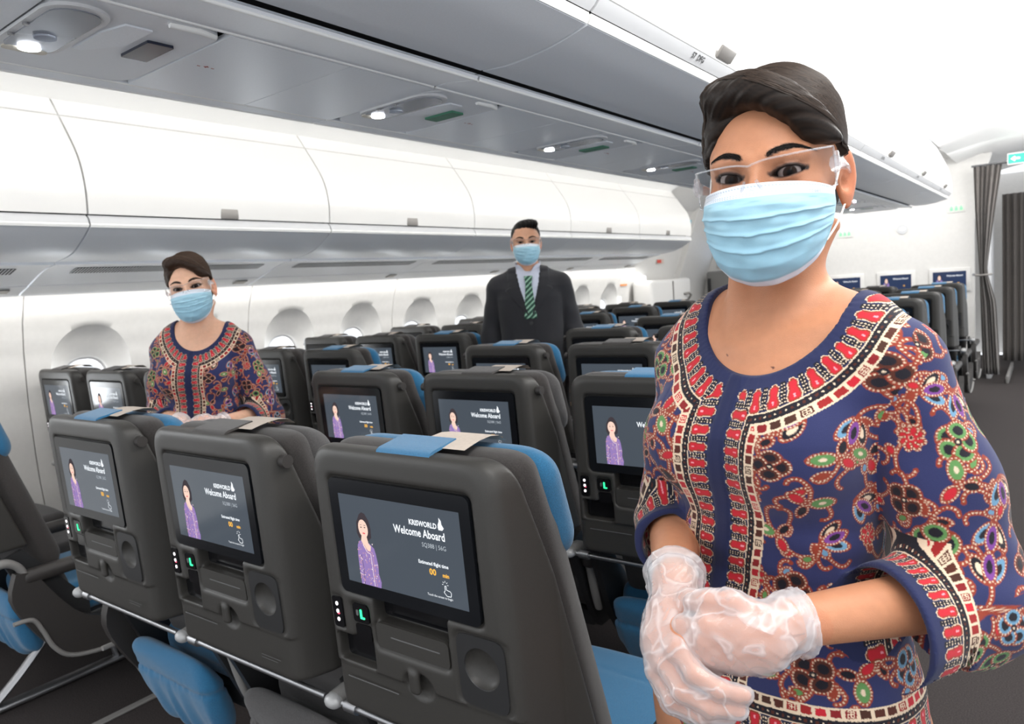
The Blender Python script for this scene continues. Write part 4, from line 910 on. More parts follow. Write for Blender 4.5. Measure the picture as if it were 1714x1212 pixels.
# ---- surgical mask (pleated sheet), in head frame
def mask_mesh(name, seed=0):
    nu, nv = 121, 90; V = np.zeros((nv, nu, 3)); C = np.zeros((nv, nu, 3))
    vs = np.linspace(0, 1, nv); us = np.linspace(-1, 1, nu)
    yc = np.interp(vs, [0, .10, .25, .45, .65, .82, .93, 1], [-.1045, -.1125, -.1205, -.1190, -.1150, -.1090, -.0960, -.0760])
    zc = np.interp(vs, [0, .10, .25, .45, .65, .82, .93, 1], [-.0100, -.0210, -.0350, -.0560, -.0780, -.1010, -.1140, -.1220])
    zs = np.interp(vs, [0, .5, 1], [-.0190, -.0480, -.0790]); ys = np.interp(vs, [0, 1], [-.030, -.034]); hw = np.interp(vs, [0, .3, .6, .85, 1], [.0700, .0715, .0690, .0640, .0600])
    def ss(a, b, x): t = np.clip((x-a)/(b-a), 0, 1); return t*t*(3-2*t)
    for i, v in enumerate(vs):
        t = us*math.pi/2; x = np.sin(t)*hw[i]; w_ = np.cos(t); w1 = np.power(np.maximum(w_, 0), .85); w2 = np.power(np.maximum(w_, 0), 1.5)
        wz = .45*w1+.55*w2
        y = ys[i]+(yc[i]-ys[i])*w1; z = zs[i]+(zc[i]-zs[i])*wz
        pl = 0
        # pleats open towards the middle: three overlapping steps
        for pv in (.36, .52, .68):
            vv = v+.045*np.abs(us)-.02; pl = pl+.0030*(ss(pv-.045, pv, vv)-ss(pv, pv+.004, vv))*np.clip((1.02-np.abs(us))*6, 0, 1)
        pl = pl+.0006*np.sin(us*23+v*17)*(v > .2)+.0007*np.sin(us*9-v*31+seed)
        V[i, :, 0] = x*(1+pl*3); V[i, :, 1] = y-pl; V[i, :, 2] = z-pl*.3
        base = np.array(rgb(164, 204, 220)); lowb = np.array(rgb(146, 190, 210)); pale = np.array(rgb(222, 228, 240)); white = np.array(rgb(232, 236, 244)); side = np.array(rgb(140, 196, 216)); st = np.array(rgb(120, 140, 160))
        col = np.tile(base*(1-v)+lowb*v, (nu, 1))
        if v < .135: col[:] = white
        if v > .955: col[:] = pale
        edge = np.abs(us) > .90; col[edge & (v > .62)] = side; col[edge & (v <= .62) & (v >= .135)] = base*.96
        if min(abs(v-.035), abs(v-.105), abs(v-.125)) < .0065: col[(np.arange(nu) % 2 == 0)] = st*1.6
        if v > .14: col[(np.abs(np.abs(us)-.915) < .008) & (i % 3 == 0)] = side*.8; col[(np.abs(np.abs(us)-.955) < .008) & (i % 3 == 1)] = side*.8
        C[i] = col
    Fc = [(i*nu+k, i*nu+k+1, (i+1)*nu+k+1, (i+1)*nu+k) for i in range(nv-1) for k in range(nu-1)]
    return np_mesh(name, V.reshape(-1, 3), Fc, MASK_M, colors=C.reshape(-1, 3))
MASK_M = mat('mask_fabric', (.6, .8, .9), .75, attr='paint', noise=.03, nscale=1500, bump=.25, bscale=2500, sheen=.1, sss=.05)
# clear safety glasses
LENS = clear_mat('clear_lens', (.02, .02, .025), .03, .40, .03); RIM = clear_mat('clear_frame', (.72, .74, .78), .14, .65)
def goggles(parent):
    nu, nv = 49, 14
    def pt(u, v, off=0):
        a = u*1.0; x = .0755*math.sin(a*1.12)/math.sin(1.12); y = -.109+.066*(1-math.cos(a*1.12))/(1-math.cos(1.12))*.88
        top = .0145+.0075*abs(u)**1.5-.010*max(0, 1-abs(u)/.25)**2*.35; bot = -.0245+.011*max(0, 1-abs(u)/.20)+.006*abs(u)**4
        z = bot+(top-bot)*v; return Vector((x*(1+off*8), y-off-.004*(v-.5)*2*.6, z))
    g = MB(); V = [pt(-1+2*i/(nu-1), j/(nv-1)) for j in range(nv) for i in range(nu)]; g.add(V, [(j*nu+i, j*nu+i+1, (j+1)*nu+i+1, (j+1)*nu+i) for j in range(nv-1) for i in range(nu-1)])
    root = g.build('safety_glasses', LENS, parent, smooth=80, fixn=False)
    f = MB(); loop = [pt(-1+2*i/(nu-1), 1) for i in range(nu)]+[pt(1, 1-j/6) for j in range(1, 7)]+[pt(1-2*i/(nu-1), 0) for i in range(1, nu)]+[pt(-1, j/6) for j in range(1, 6)]
    f.tube(loop+[loop[0]], .0011, 6, caps=False); f.build('rim', RIM, root, smooth=60)
    for s in (-1, 1):
        t = MB(); t.tube([pt(s, .55), Vector((s*.0785, -.030, .006)), Vector((s*.0795, .0, .005)), Vector((s*.078, .03, .001)), Vector((s*.074, .05, -.014))], [.0062, .0045, .003, .0028, .002], 8, flat=1.6); t.build('temple', RIM, root, smooth=60)
        t = MB(); t.box((s*.0775, -.046, .009), (.004, .013, .017), bev=.0015); t.build('hinge', RIM, root, smooth=40)
        t = MB(); t.tube([Vector((s*.006, -.1075, -.004)), Vector((s*.012, -.1035, -.016)), Vector((s*.016, -.100, -.022))], .0016, 6); t.build('nose_pad', RIM, root, smooth=60)
    return root
HAIRC = {}
def hair_mat(name, col, stretch=(1, 1, 1)):
    return mat(name, col, .45, attr='paint', spec=.22)
def hair_paint(V, dark, light, fx):
    s = np.sin(fx*1400)+.6*np.sin(fx*3100+1.3)+.5*np.sin(fx*700+.4); t = np.clip(.22+.10*s, 0, 1)[:, None]; st_ = (fx > 1)[:, None]; t = np.where(st_, np.clip(.25+.45*((fx[:, None]*.01*7.3) % 1)+.4*(((fx[:, None]*.01*91.7) % 1) > .8), 0, 1.0), t); return A3(*dark)*(1-t)+A3(*light)*t
def hair_woman(res, off=0):
    # swept side fringe, full crown, pinned back
    def curve(t):  # fringe ridge from the parting to the temple
        return None
    Rf = rotm(0, 0, R(-16)); fr_pts = [tuple(p) for p in spline([(-.040, -.060, .090), (-.005, -.080, .094), (.030, -.078, .074), (.054, -.060, .046), (.067, -.034, .018), (.071, -.004, .004)], 3)]
    prims = [ellp((-.068, -.004, .010), (.012, .030, .045), .012), ellp((-.002, .030, .044), (.0745, .098, .078), .02), ellp((0.0, .010, .085), (.058, .070, .045), .03), ellp((0, .085, .0), (.060, .050, .060), .03), ellp((.046, -.010, .050), (.026, .05, .045), .02), ellp((-.046, -.020, .062), (.026, .045, .036), .02)]
    for a, b in zip(fr_pts[:-1], fr_pts[1:]): prims.append(capp(a, b, .0165, .0155, .012))
    prims.append(ellp((-.038, -.046, .096), (.030, .034, .018), .015))
    def f(Q):
        d = union(Q, prims)
        x, y, z = Q[:, 0], Q[:, 1], Q[:, 2]
        # face opening
        face = sd_ell(Q, (-.003, -.105, -.018), (.0700, .086, .094), Rf); d = smax(d, -face, .006)
        low = np.maximum(-(z+.018)-.9*np.clip(y-.03, -.05, .2), np.where(y < .028, -z, -1.)).astype(np.float32);  d = smax(d, low, .01)
        q = np.stack([np.abs(x), y, z], 1); d = smax(d, -sd_ell(q, (.078, .006, -.010), (.020, .026, .026)), .006)
        st = np.arctan2(z-.02, x+.15)*.12+y*.25+x*.05
        return d+.0005*np.sin(st*900)+.0005*np.sin(st*420+1)
    V, Q = nets(f, (-.13, -.13, -.12), (.13, .17, .16), res); V = relax(V, Q, 1, .3)
    fx = np.arctan2(V[:, 2]-.02, V[:, 0]+.15)*.12+V[:, 1]*.25+V[:, 0]*.05
    # strands combed from the parting to the back of the head, traced onto the surface
    rs = np.random.default_rng(5); C0 = A3(0, .03, .03); n = 1500; nt_ = 26
    side = rs.random(n) < .70
    a = rs.random((n, 1)); b = rs.random((n, 1))
    S = A3(-.036, -.055, .095)*(1-a)+A3(-.02, .05, .13)*a
    Mr = A3(.045, -.075, .055)*(1-a)*(1-b)+A3(.085, -.02, .02)*(1-a)*b+A3(.05, .04, .12)*a; Ml = A3(-.085, -.045, .045)*(1-a)+A3(-.07, .04, .09)*a
    E = A3(.05, .12, -.01)+rs.normal(0, .012, (n, 3)); El = A3(-.05, .12, -.01)+rs.normal(0, .012, (n, 3))
    Mm = np.where(side[:, None], Mr, Ml)+rs.normal(0, .003, (n, 3)); E = np.where(side[:, None], E, El)
    S2 = np.where(side[:, None], A3(.085, -.005, .03)*(1-a)+A3(.06, .07, .09)*a, A3(-.085, .0, .02)*(1-a)+A3(-.06, .08, .06)*a)
    ctl = [S, Mm, S2, E]; T = np.linspace(0, 1, nt_); P = np.zeros((n, nt_, 3), np.float32)
    for k, t in enumerate(T): P[:, k] = (1-t)**3*S+3*(1-t)**2*t*(Mm*1.25-S*.25)+3*(1-t)*t*t*S2+t**3*E
    D = P-C0; D /= np.linalg.norm(D, axis=2, keepdims=True); D = D.reshape(-1, 3).astype(np.float32); r = np.full(len(D), .16, np.float32)
    for _ in range(22): r = r-np.clip(f(C0+D*r[:, None]), -.01, .01)*.8
    P = (C0+D*(r+.0004)[:, None]).reshape(n, nt_, 3); ok = np.abs(f(P.reshape(-1, 3).astype(np.float32))).reshape(n, nt_) < .003
    sv_, sf_, sc_, nn = [], [], [], 0
    for i in range(n):
        if not ok[i].all(): 
            g = np.nonzero(~ok[i])[0]; 
            if len(g) > 6: continue
        p = P[i]; t = np.gradient(p, axis=0); t /= np.linalg.norm(t, axis=1, keepdims=True)+1e-9; nn_ = p-C0; nn_ /= np.linalg.norm(nn_, axis=1, keepdims=True); bb = np.cross(t, nn_); w_ = .0009*np.sin(np.linspace(.15, 3.0, nt_))[:, None]+.0002
        v = np.stack([p-bb*w_, p+nn_*w_*.8, p+bb*w_], 1).reshape(-1, 3); sv_.append(v); q = []
        for k in range(nt_-1):
            for m in (0, 1): q.append((nn+k*3+m, nn+k*3+m+1, nn+k*3+m+4, nn+k*3+m+3))
        sf_ += q; nn += len(v); sc_.append(np.full(len(v), rs.random()))
    SV = np.concatenate([V]+sv_); SQ = np.concatenate([Q, np.array(sf_)+len(V)]); fx = np.concatenate([fx, np.concatenate(sc_)*100.])
    return SV, SQ, fx

# ---- cloth pattern canvases (batik drawn in cloth coordinates, metres)
BLU = rgb(43, 48, 90); RUST = rgb(142, 56, 38); CREAM = rgb(222, 199, 172); RED = rgb(190, 34, 48); BLK = rgb(24, 22, 32); GRN = rgb(92, 138, 80); LBL = rgb(104, 148, 178); PUR = rgb(118, 62, 138); BRN = rgb(80, 38, 28); NAV = rgb(35, 41, 78)
class Canvas:
    def __init__(s, x0, x1, y0, y1, px=.0007):
        s.x0, s.y0, s.px = x0, y0, px; s.w = int((x1-x0)/px); s.h = int((y1-y0)/px); s.a = np.empty((s.h, s.w, 3), np.float32); s.a[:] = BLU
    def win(s, x0, x1, y0, y1):
        i0 = max(int((x0-s.x0)/s.px), 0); i1 = min(int((x1-s.x0)/s.px)+2, s.w); j0 = max(int((y0-s.y0)/s.px), 0); j1 = min(int((y1-s.y0)/s.px)+2, s.h)
        if i1 <= i0 or j1 <= j0: return None
        X, Y = np.meshgrid(s.x0+(np.arange(i0, i1)+.5)*s.px, s.y0+(np.arange(j0, j1)+.5)*s.px); return (slice(j0, j1), slice(i0, i1)), X, Y
    def disc(s, x, y, r, c):
        w_ = s.win(x-r, x+r, y-r, y+r)
        if w_: m = (w_[1]-x)**2+(w_[2]-y)**2 < r*r; s.a[w_[0]][m] = c
    def stroke(s, pts, wd, c):
        for (ax, ay), (bx, by) in zip(pts[:-1], pts[1:]):
            r = wd/2; w_ = s.win(min(ax, bx)-r, max(ax, bx)+r, min(ay, by)-r, max(ay, by)+r)
            if not w_: continue
            X, Y = w_[1], w_[2]; dx, dy = bx-ax, by-ay; t = np.clip(((X-ax)*dx+(Y-ay)*dy)/(dx*dx+dy*dy+1e-12), 0, 1); s.a[w_[0]][(X-ax-t*dx)**2+(Y-ay-t*dy)**2 < r*r] = c
    def dots(s, pts, gap, r, c):
        P = np.array(pts); L = np.r_[0, np.cumsum(np.hypot(*np.diff(P, axis=0).T))]
        for q in np.arange(gap/2, L[-1], gap): s.disc(np.interp(q, L, P[:, 0]), np.interp(q, L, P[:, 1]), r, c)
    def vine(s, pts): s.stroke(pts, .0052, RUST); s.dots(pts, .0036, .00095, CREAM)
    def leaf(s, x, y, a, L, W, layers):
        # pointed leaf, layers of (scale, colour); dotted rim
        w_ = s.win(x-L, x+L, y-L, y+L)
        if not w_: return
        X, Y = w_[1]-x, w_[2]-y; u = X*math.cos(a)+Y*math.sin(a); v = -X*math.sin(a)+Y*math.cos(a)
        for sc_, c in layers:
            l = L*sc_/1.0; t = (u/ (L*.5))-1; k = 1-np.abs(t)**1.8/(sc_**1.8); m = (k > 0) & (np.abs(v) < W*.5*sc_*np.sqrt(np.maximum(k, 0))); s.a[w_[0]][m] = c
        th = np.linspace(0, 2*math.pi, 40); sc2 = .86; tt = np.cos(th)*sc2; vv = W*.5*sc2*np.sin(th)*np.sqrt(np.maximum(1-np.abs(np.cos(th))**1.8, 0))**.4*.96
        uu = (tt+1)*L*.5; s.dots([(x+p*math.cos(a)-q*math.sin(a), y+p*math.sin(a)+q*math.cos(a)) for p, q in zip(uu, vv)], .0034, .0009, CREAM)
    def flower(s, x, y, r, a0, n, cin, cmid, kind=0):
        s.disc(x, y, r*.55, RUST)
        for k in range(n):
            a = a0+2*math.pi*k/n; s.leaf(x+math.cos(a)*r*.05, y+math.sin(a)*r*.05, a, r*1.25, r*(1.5 if n < 6 else .9), [(1, RUST), (.74, cmid), (.46, cin)])
        if kind: s.disc(x, y, r*.42, RED); s.disc(x, y, r*.22, CREAM); s.disc(x, y, r*.15, BRN)
        else: s.disc(x, y, r*.22, BLK); s.disc(x, y, r*.08, CREAM)
    def sample(s, X, Y):
        i = np.clip((X-s.x0)/s.px-.5, 0, s.w-2); j = np.clip((Y-s.y0)/s.px-.5, 0, s.h-2); i0 = i.astype(int); j0 = j.astype(int); fi = (i-i0)[:, None]; fj = (j-j0)[:, None]
        return (s.a[j0, i0]*(1-fi)+s.a[j0, i0+1]*fi)*(1-fj)+(s.a[j0+1, i0]*(1-fi)+s.a[j0+1, i0+1]*fi)*fj
def floral(cv, x0, x1, y0, y1, seed, step=.050):
    r = random.Random(seed); pts = []
    ny = int((y1-y0)/step)+1; nx = int((x1-x0)/step)+1
    for j in range(ny):
        for i in range(nx): pts.append((x0+(i+.5*(j % 2))*step+r.uniform(-.009, .009), y0+j*step+r.uniform(-.008, .008)))
    for (x, y) in pts:     # curling vines
        for q in range(3):
            a = r.uniform(0, 6.28); c = r.uniform(.5, 1.5)*r.choice((-1, 1)); P = [(x, y)]; L = r.uniform(.040, .066)
            for k in range(14):
                a += c*.13+(.34*(1 if c > 0 else -1) if k > 9 else 0); P.append((P[-1][0]+math.cos(a)*L/14, P[-1][1]+math.sin(a)*L/14))
            cv.vine(P)
            if r.random() < .8: cv.leaf(P[6][0], P[6][1], a+1.2, r.uniform(.015, .023), .012, [(1, RUST), (.5, r.choice([GRN, BLK, RUST, LBL, RED]))])
    for (x, y) in pts:
        k = r.random(); a = r.uniform(0, 6.28)
        if k < .16: cv.flower(x, y, r.uniform(.016, .021), a, 5, BLK, GRN)
        elif k < .30: cv.flower(x, y, r.uniform(.013, .018), a, 5, BLK, LBL)
        elif k < .46: cv.flower(x, y, r.uniform(.010, .014), a, 8, RED, RUST, 1)
        elif k < .60: cv.flower(x, y, r.uniform(.013, .018), a, 4, BLK, BRN, 0)
        elif k < .80:
            for da, c in ((-.55, LBL), (.55, BLK), (0, PUR)): cv.leaf(x, y, a+da, .034, .016, [(1, RUST), (.72, c), (.4, BLK if c != BLK else CREAM)])
        else: cv.leaf(x, y, a, .030, .017, [(1, RUST), (.7, GRN), (.25, CREAM)]); cv.leaf(x, y, a+2.4, .024, .014, [(1, RUST), (.6, RED)]); cv.leaf(x, y, a-1.9, .022, .013, [(1, RUST), (.6, BLK)])
def border(T, s, base):
    # T: 0..1 motif row, 1..2 black band, 2..3 square chain; s: metres along the border
    c = base.copy(); P = .0205; sp = ((s/P) % 1)-.5; m = (T >= 0) & (T < 1)
    bg = m; c[bg] = NAV
    st = m & (np.abs(sp) > .36) & (T > .06) & (T < .95); c[st] = BLK
    dt = st & (((T*7) % 1) < .36) & (np.abs(np.abs(sp)-.43) < .035); c[dt] = CREAM
    wT = np.interp(T, [0, .12, .22, .5, .8, .93, 1.0], [0, .05, .20, .165, .245, .21, .12])*1.05
    zig = .030*np.abs(((T*9) % 1)-.5)*2
    o1 = m & (np.abs(sp) < wT+.085+zig) & (T > .05); c[o1] = CREAM
    o2 = m & (np.abs(sp) < wT+.055) & (T > .08); c[o2] = RUST
    o3 = m & (np.abs(sp) < wT-.02) & (T > .17) & (T < .93); c[o3] = RED
    o4 = m & (np.abs(sp) < .045) & (T > .70) & (T < .86); c[o4] = rgb(235, 150, 160)
    m = (T >= 1) & (T < 2); c[m] = BLK; c[m & ((T < 1.13) | (T > 1.9))] = CREAM
    q = ((s/.0098) % 1)-.5; c[m & ((q*.0098)**2+((T-1.5)*.010)**2 < .00100**2)] = CREAM
    q = (((s+.0049)/.0098) % 1)-.5; c[m & (np.abs(q) < .14) & (np.abs(T-1.5) < .12)] = BRN
    m = (T >= 2) & (T < 3); k = np.floor(s/.0122).astype(int); q = (s/.0122) % 1
    col = np.array([RED, BRN, rgb(130, 30, 34), rgb(150, 34, 34), rgb(70, 40, 30)], np.float32)[(k*7+3*(k//3)) % 5]; c[m] = col[m]
    ln = m & ((q < .13) | (q > .87) | (T < 2.12) | (T > 2.82)); c[ln] = CREAM
    bx = m & (k % 4 == 1) & (np.maximum(np.abs(q-.5), np.abs(T-2.48)) < .26) & ((np.maximum(np.abs(q-.5), np.abs(T-2.48)) > .19) | (np.abs(q-.5) < .035) | (np.abs(T-2.48) < .04)); c[bx] = CREAM
    m = (T >= 3) & (T < 3.12); c[m] = BLK
    return c

# ---- female figure: joints in the body frame (floor origin, x to her left, -y forward)
WJ = dict(tw=R(-13), shL=(.140, -.008, 1.240), shR=(-.108, .040, 1.240), elL=(.212, -.015, .990), elR=(-.150, .020, 1.010), wrL=(.072, -.200, 1.004), wrR=(-.060, -.180, 1.016))
def rotz(P, a, c=(0, 0)):
    x = P[:, 0]-c[0]; y = P[:, 1]-c[1]; return x*math.cos(a)+y*math.sin(a), -x*math.sin(a)+y*math.cos(a)
TZ = [.70, .78, .86, .93, 1.0, 1.06, 1.12, 1.17, 1.22, 1.26, 1.29, 1.315]
TW = [.170, .170, .162, .143, .122, .120, .128, .134, .140, .142, .110, .070]
TD = [.120, .122, .115, .100, .086, .086, .094, .100, .090, .076, .062, .050]
TY = [.0, .0, .0, .0, .0, .0, -.004, -.006, .0, .008, .014, .016]
def torso_fn(ztab, w_, d_, y_, tw, off=0, zmin=None, zmax=None, pw=2.25):
    def f(P):
        u, v = rotz(P, tw); z = P[:, 2]; w1 = np.interp(z, ztab, w_).astype(np.float32)+off; d1 = np.interp(z, ztab, d_).astype(np.float32)+off; v = v-np.interp(z, ztab, y_).astype(np.float32)
        k = (np.abs(u/w1)**pw+np.abs(v/d1)**pw)**(1/pw); d = (k-1)*np.minimum(w1, d1)
        return smax(d, np.maximum(z-(zmax or ztab[-1])-off, (zmin or ztab[0])-off-z), .02)
    return f
def w_trunk(J, off=0):
    tw = J['tw']; c, s = math.cos(tw), math.sin(tw)
    def g(u, v, z): return (u*c-v*s, u*s+v*c, z)
    pr_ = [(torso_fn(TZ, TW, TD, TY, tw, off), (0, 0, 1.0), .40, .03), ellp(g(.060, -.078, 1.155), (.056+off, .042+off, .055+off), .035), ellp(g(-.060, -.078, 1.155), (.056+off, .042+off, .055+off), .035),
           capp(g(.026, .020, 1.325), tuple(A3(*J['shL'])*.62+A3(*g(.026, .020, 1.325))*.38+A3(0, 0, .012)), .026+off, .040+off, .03), capp(g(-.026, .020, 1.325), tuple(A3(*J['shR'])*.62+A3(*g(-.026, .020, 1.325))*.38+A3(0, 0, .012)), .026+off, .040+off, .03),
           capp(g(.05, .012, 1.285), J['shL'], .036+off, .045+off, .04), capp(g(-.05, .012, 1.285), J['shR'], .036+off, .045+off, .04)]
    return pr_
def w_body_fn(J, H, headf):
    tw = J['tw']; c, s = math.cos(tw), math.sin(tw); nb = (c*.0-s*.018+.012, s*.0+c*.018-.005, 1.275)
    hp = A3(*H['pos']); top = hp+H['R']@A3(0, .030, -.075)*H['s']
    prims = w_trunk(J)+[capp(nb, tuple(top), .050, .0425, .030), capp(J['shL'], J['elL'], .043, .034, .03), capp(J['elL'], J['wrL'], .036, .024, .015), capp(J['shR'], J['elR'], .043, .034, .03), capp(J['elR'], J['wrR'], .036, .024, .015),
            capp((.085, 0, .78), (.075, -.01, .48), .085, .055, .03), capp((-.085, 0, .78), (-.075, -.01, .48), .085, .055, .03), capp((.075, -.01, .48), (.07, .02, .09), .052, .030, .02), capp((-.075, -.01, .48), (-.07, .02, .09), .052, .030, .02),
            capp((.07, .03, .045), (.08, -.13, .022), .034, .022, .02), capp((-.07, .03, .045), (-.08, -.13, .022), .034, .022, .02)]
    # collarbones and the tendons of the neck
    def g(u, v, z): return (u*c-v*s, u*s+v*c, z)
    prims += [capp(g(.012, -.052, 1.266), g(.105, -.022, 1.290), .008, .008, .022), capp(g(-.012, -.052, 1.266), g(-.105, -.022, 1.290), .008, .008, .022),
              capp(g(.010, -.045, 1.268), tuple(hp+H['R']@A3(.055, .020, -.060)*H['s']), .008, .010, .03), capp(g(-.010, -.045, 1.268), tuple(hp+H['R']@A3(-.055, .020, -.060)*H['s']), .008, .010, .03)]
    R_ = H['R']
    def f(P):
        d = union(P, prims); q = P-hp; m = np.nonzero((q*q).sum(1) < .22**2)[0]
        if len(m): d[m] = smin(d[m], headf((q[m]@R_/H['s']).astype(np.float32))*H['s'], .018)
        return d
    return f
def finger(pts, r0, r1, k=.004):
    n = len(pts)-1; return [capp(pts[i], pts[i+1], r0+(r1-r0)*i/n, r0+(r1-r0)*(i+1)/n, k) for i in range(n)]
def hand_prims(which):
    # clasped in front of the waist: her right hand cups the fingers of her left
    if which == 'R':
        w0 = WJ['wrR']; P_ = [capp(w0, (-.045, -.222, .995), .0245, .024, .015), capp((-.040, -.225, 1.000), (-.020, -.268, .985), .020, .0125, .012), capp((-.050, -.225, .992), (-.034, -.268, .968), .020, .0125, .012), capp((-.055, -.222, .985), (-.046, -.262, .952), .019, .012, .012), ellp((-.042, -.245, .980), (.026, .024, .026), .012)]
        P_ += finger([(-.018, -.268, .986), (.004, -.2835, .972), (.028, -.284, .963), (.048, -.272, .957)], .0100, .0076)
        P_ += finger([(-.032, -.270, .968), (-.008, -.287, .953), (.020, -.287, .945), (.043, -.274, .942)], .0102, .0076)
        P_ += finger([(-.044, -.264, .952), (-.020, -.281, .936), (.008, -.281, .930), (.030, -.268, .929)], .0098, .0072)
        P_ += finger([(-.052, -.252, .940), (-.032, -.266, .922), (-.010, -.266, .917), (.008, -.256, .917)], .0088, .0066)
        P_ += finger([(-.040, -.218, 1.010), (-.018, -.228, 1.018), (.006, -.232, 1.014), (.024, -.230, 1.006)], .0130, .0085, .008)
        return P_
    w0 = WJ['wrL']; P_ = [capp(w0, (.058, -.226, 1.000), .0245, .024, .015), capp((.058, -.228, 1.004), (.008, -.258, 1.012), .021, .0125, .012), capp((.056, -.232, .996), (.006, -.262, .996), .022, .013, .012), capp((.054, -.232, .986), (.010, -.258, .980), .020, .012, .012), ellp((.034, -.240, .994), (.034, .022, .026), .015)]
    P_ += finger([(.008, -.258, 1.012), (-.018, -.256, 1.004), (-.026, -.236, .992), (-.012, -.224, .984)], .0100, .0078)
    P_ += finger([(.006, -.262, .998), (-.020, -.258, .988), (-.028, -.238, .978), (-.014, -.226, .972)], .0102, .0078)
    P_ += finger([(.008, -.260, .984), (-.016, -.258, .972), (-.024, -.240, .964), (-.010, -.228, .960)], .0098, .0074)
    P_ += finger([(.014, -.254, .970), (-.006, -.254, .958), (-.014, -.240, .951), (-.002, -.230, .949)], .0088, .0068)
    P_ += finger([(.048, -.226, 1.018), (.026, -.238, 1.030), (.004, -.244, 1.030), (-.012, -.242, 1.026)], .0135, .0088, .008)
    return P_
def face_R(yaw, pitch=0, roll=0): return rotm(yaw, pitch, roll)
# ---- kebaya: one printed garment with three-quarter sleeves
NH = (.022, 1.330)        # neck opening centre in torso coordinates (u, z)
def cuffs(J):
    out = {}
    for s, t, r in (('L', .52, .068), ('R', .36, .047)):
        a = A3(*J['el'+s]); b = A3(*J['wr'+s]); d = b-a; L = np.linalg.norm(d); d = d/L; out[s] = (a+d*(L*t), d, r)
    return out
def kebaya_fn(J):
    tw = J['tw']; off = .007; base = w_trunk(J, off); cf = cuffs(J)
    sl = []
    for s in 'LR':
        sh, el = J['sh'+s], J['el'+s]; c0, d0, r0 = cf[s]; end = c0+d0*.05; rr0 = (.056, .056, .062, .069) if s == 'L' else (.054, .050, .050, .050)
        midp = (A3(*sh)+A3(*el))/2+A3(.006 if s == 'L' else -.004, 0, 0)
        drop = A3(.004, 0, -.014) if s == 'L' else A3(-.004, 0, -.004)
        sl += [capp(sh, tuple(midp), rr0[0], rr0[1], .03), capp(tuple(midp), tuple(A3(*el)+drop*.5), rr0[1], rr0[2], .03), capp(tuple(A3(*el)+drop*.5), tuple(end+drop*1.6), rr0[2]-.004, rr0[3], .03)]
    slv = {'L': sl[:3], 'R': sl[3:]}
    def f(P):
        x, y, z = P[:, 0], P[:, 1], P[:, 2]; u, v = rotz(P, tw)
        d = union(P, base)
        fold = .0016*np.sin(z*140+u*30)*np.exp(-((z-1.02)/.06)**2)+.0014*np.sin(u*120+z*20)*np.exp(-((z-.93)/.05)**2); d = d+.6*fold
        for s in 'LR':
            ds = union(P, slv[s]); el = A3(*J['el'+s]); q = P-el; g = np.exp(-(q*q).sum(1)/(.060**2))
            ds = ds+g*.0042*np.sin((q@A3(.35, .2, .9))*150+np.sin(q[:, 0]*60)*1.2)+.0012*np.sin(z*60+x*80)
            c0, d0, r0 = cf[s]; al_ = (P-c0)@d0; near = ((P-c0)**2).sum(1) < .13**2
            ds = np.where(near & ((P-el)@d0 > .0), smax(ds, al_, .003), ds)
            dv = A3(0, 0, .014 if s == 'L' else .004)*1.6
            rin = sd_cap(P, tuple(c0-d0*.045-dv), tuple(c0+d0*.08-dv), (r0-.006), (r0-.0035)); ds = smax(ds, -rin, .003)
            d = smin(d, ds, .010)
        pc = pcen(z)
        d = d-.0016*np.exp(-((u-pc)/.010)**6)*(v < 0)*(z < 1.26)+.0010*np.exp(-((np.abs(u-pc)-.011)/.0014)**2)*(v < 0)*(z < 1.26)
        d = d+.0008*np.exp(-((np.abs(u)-.085)/.0014)**2)*(v < 0)*(np.abs(u) < .1)
        e = neck_d(u, v, z); ang = np.arctan2(z-NH[1], u-NH[0]); d = d+.0011*np.maximum(0, np.sin(ang*95))**2*np.exp(-np.maximum(e, 0)/.010)*(v < .05)
        d = smax(d, -e, .003)
        return smax(d, J.get('hem', .800)-z, .003)
    f.trunk = lambda P: union(P, base); f.sleeve = lambda P, s: union(P, slv[s])
    return f
def pcen(z): return np.interp(z, [.8, 1.0, 1.15, 1.25], [-.034, -.024, -.004, .010])
def neck_d(u, v, z):
    a = .086; b = np.interp(v, [-.035, .05], [.090, .038]); q = np.sqrt(((u-NH[0])/a)**2+((np.minimum(z, NH[1])-NH[1])/b)**2); return (q-1)*.086
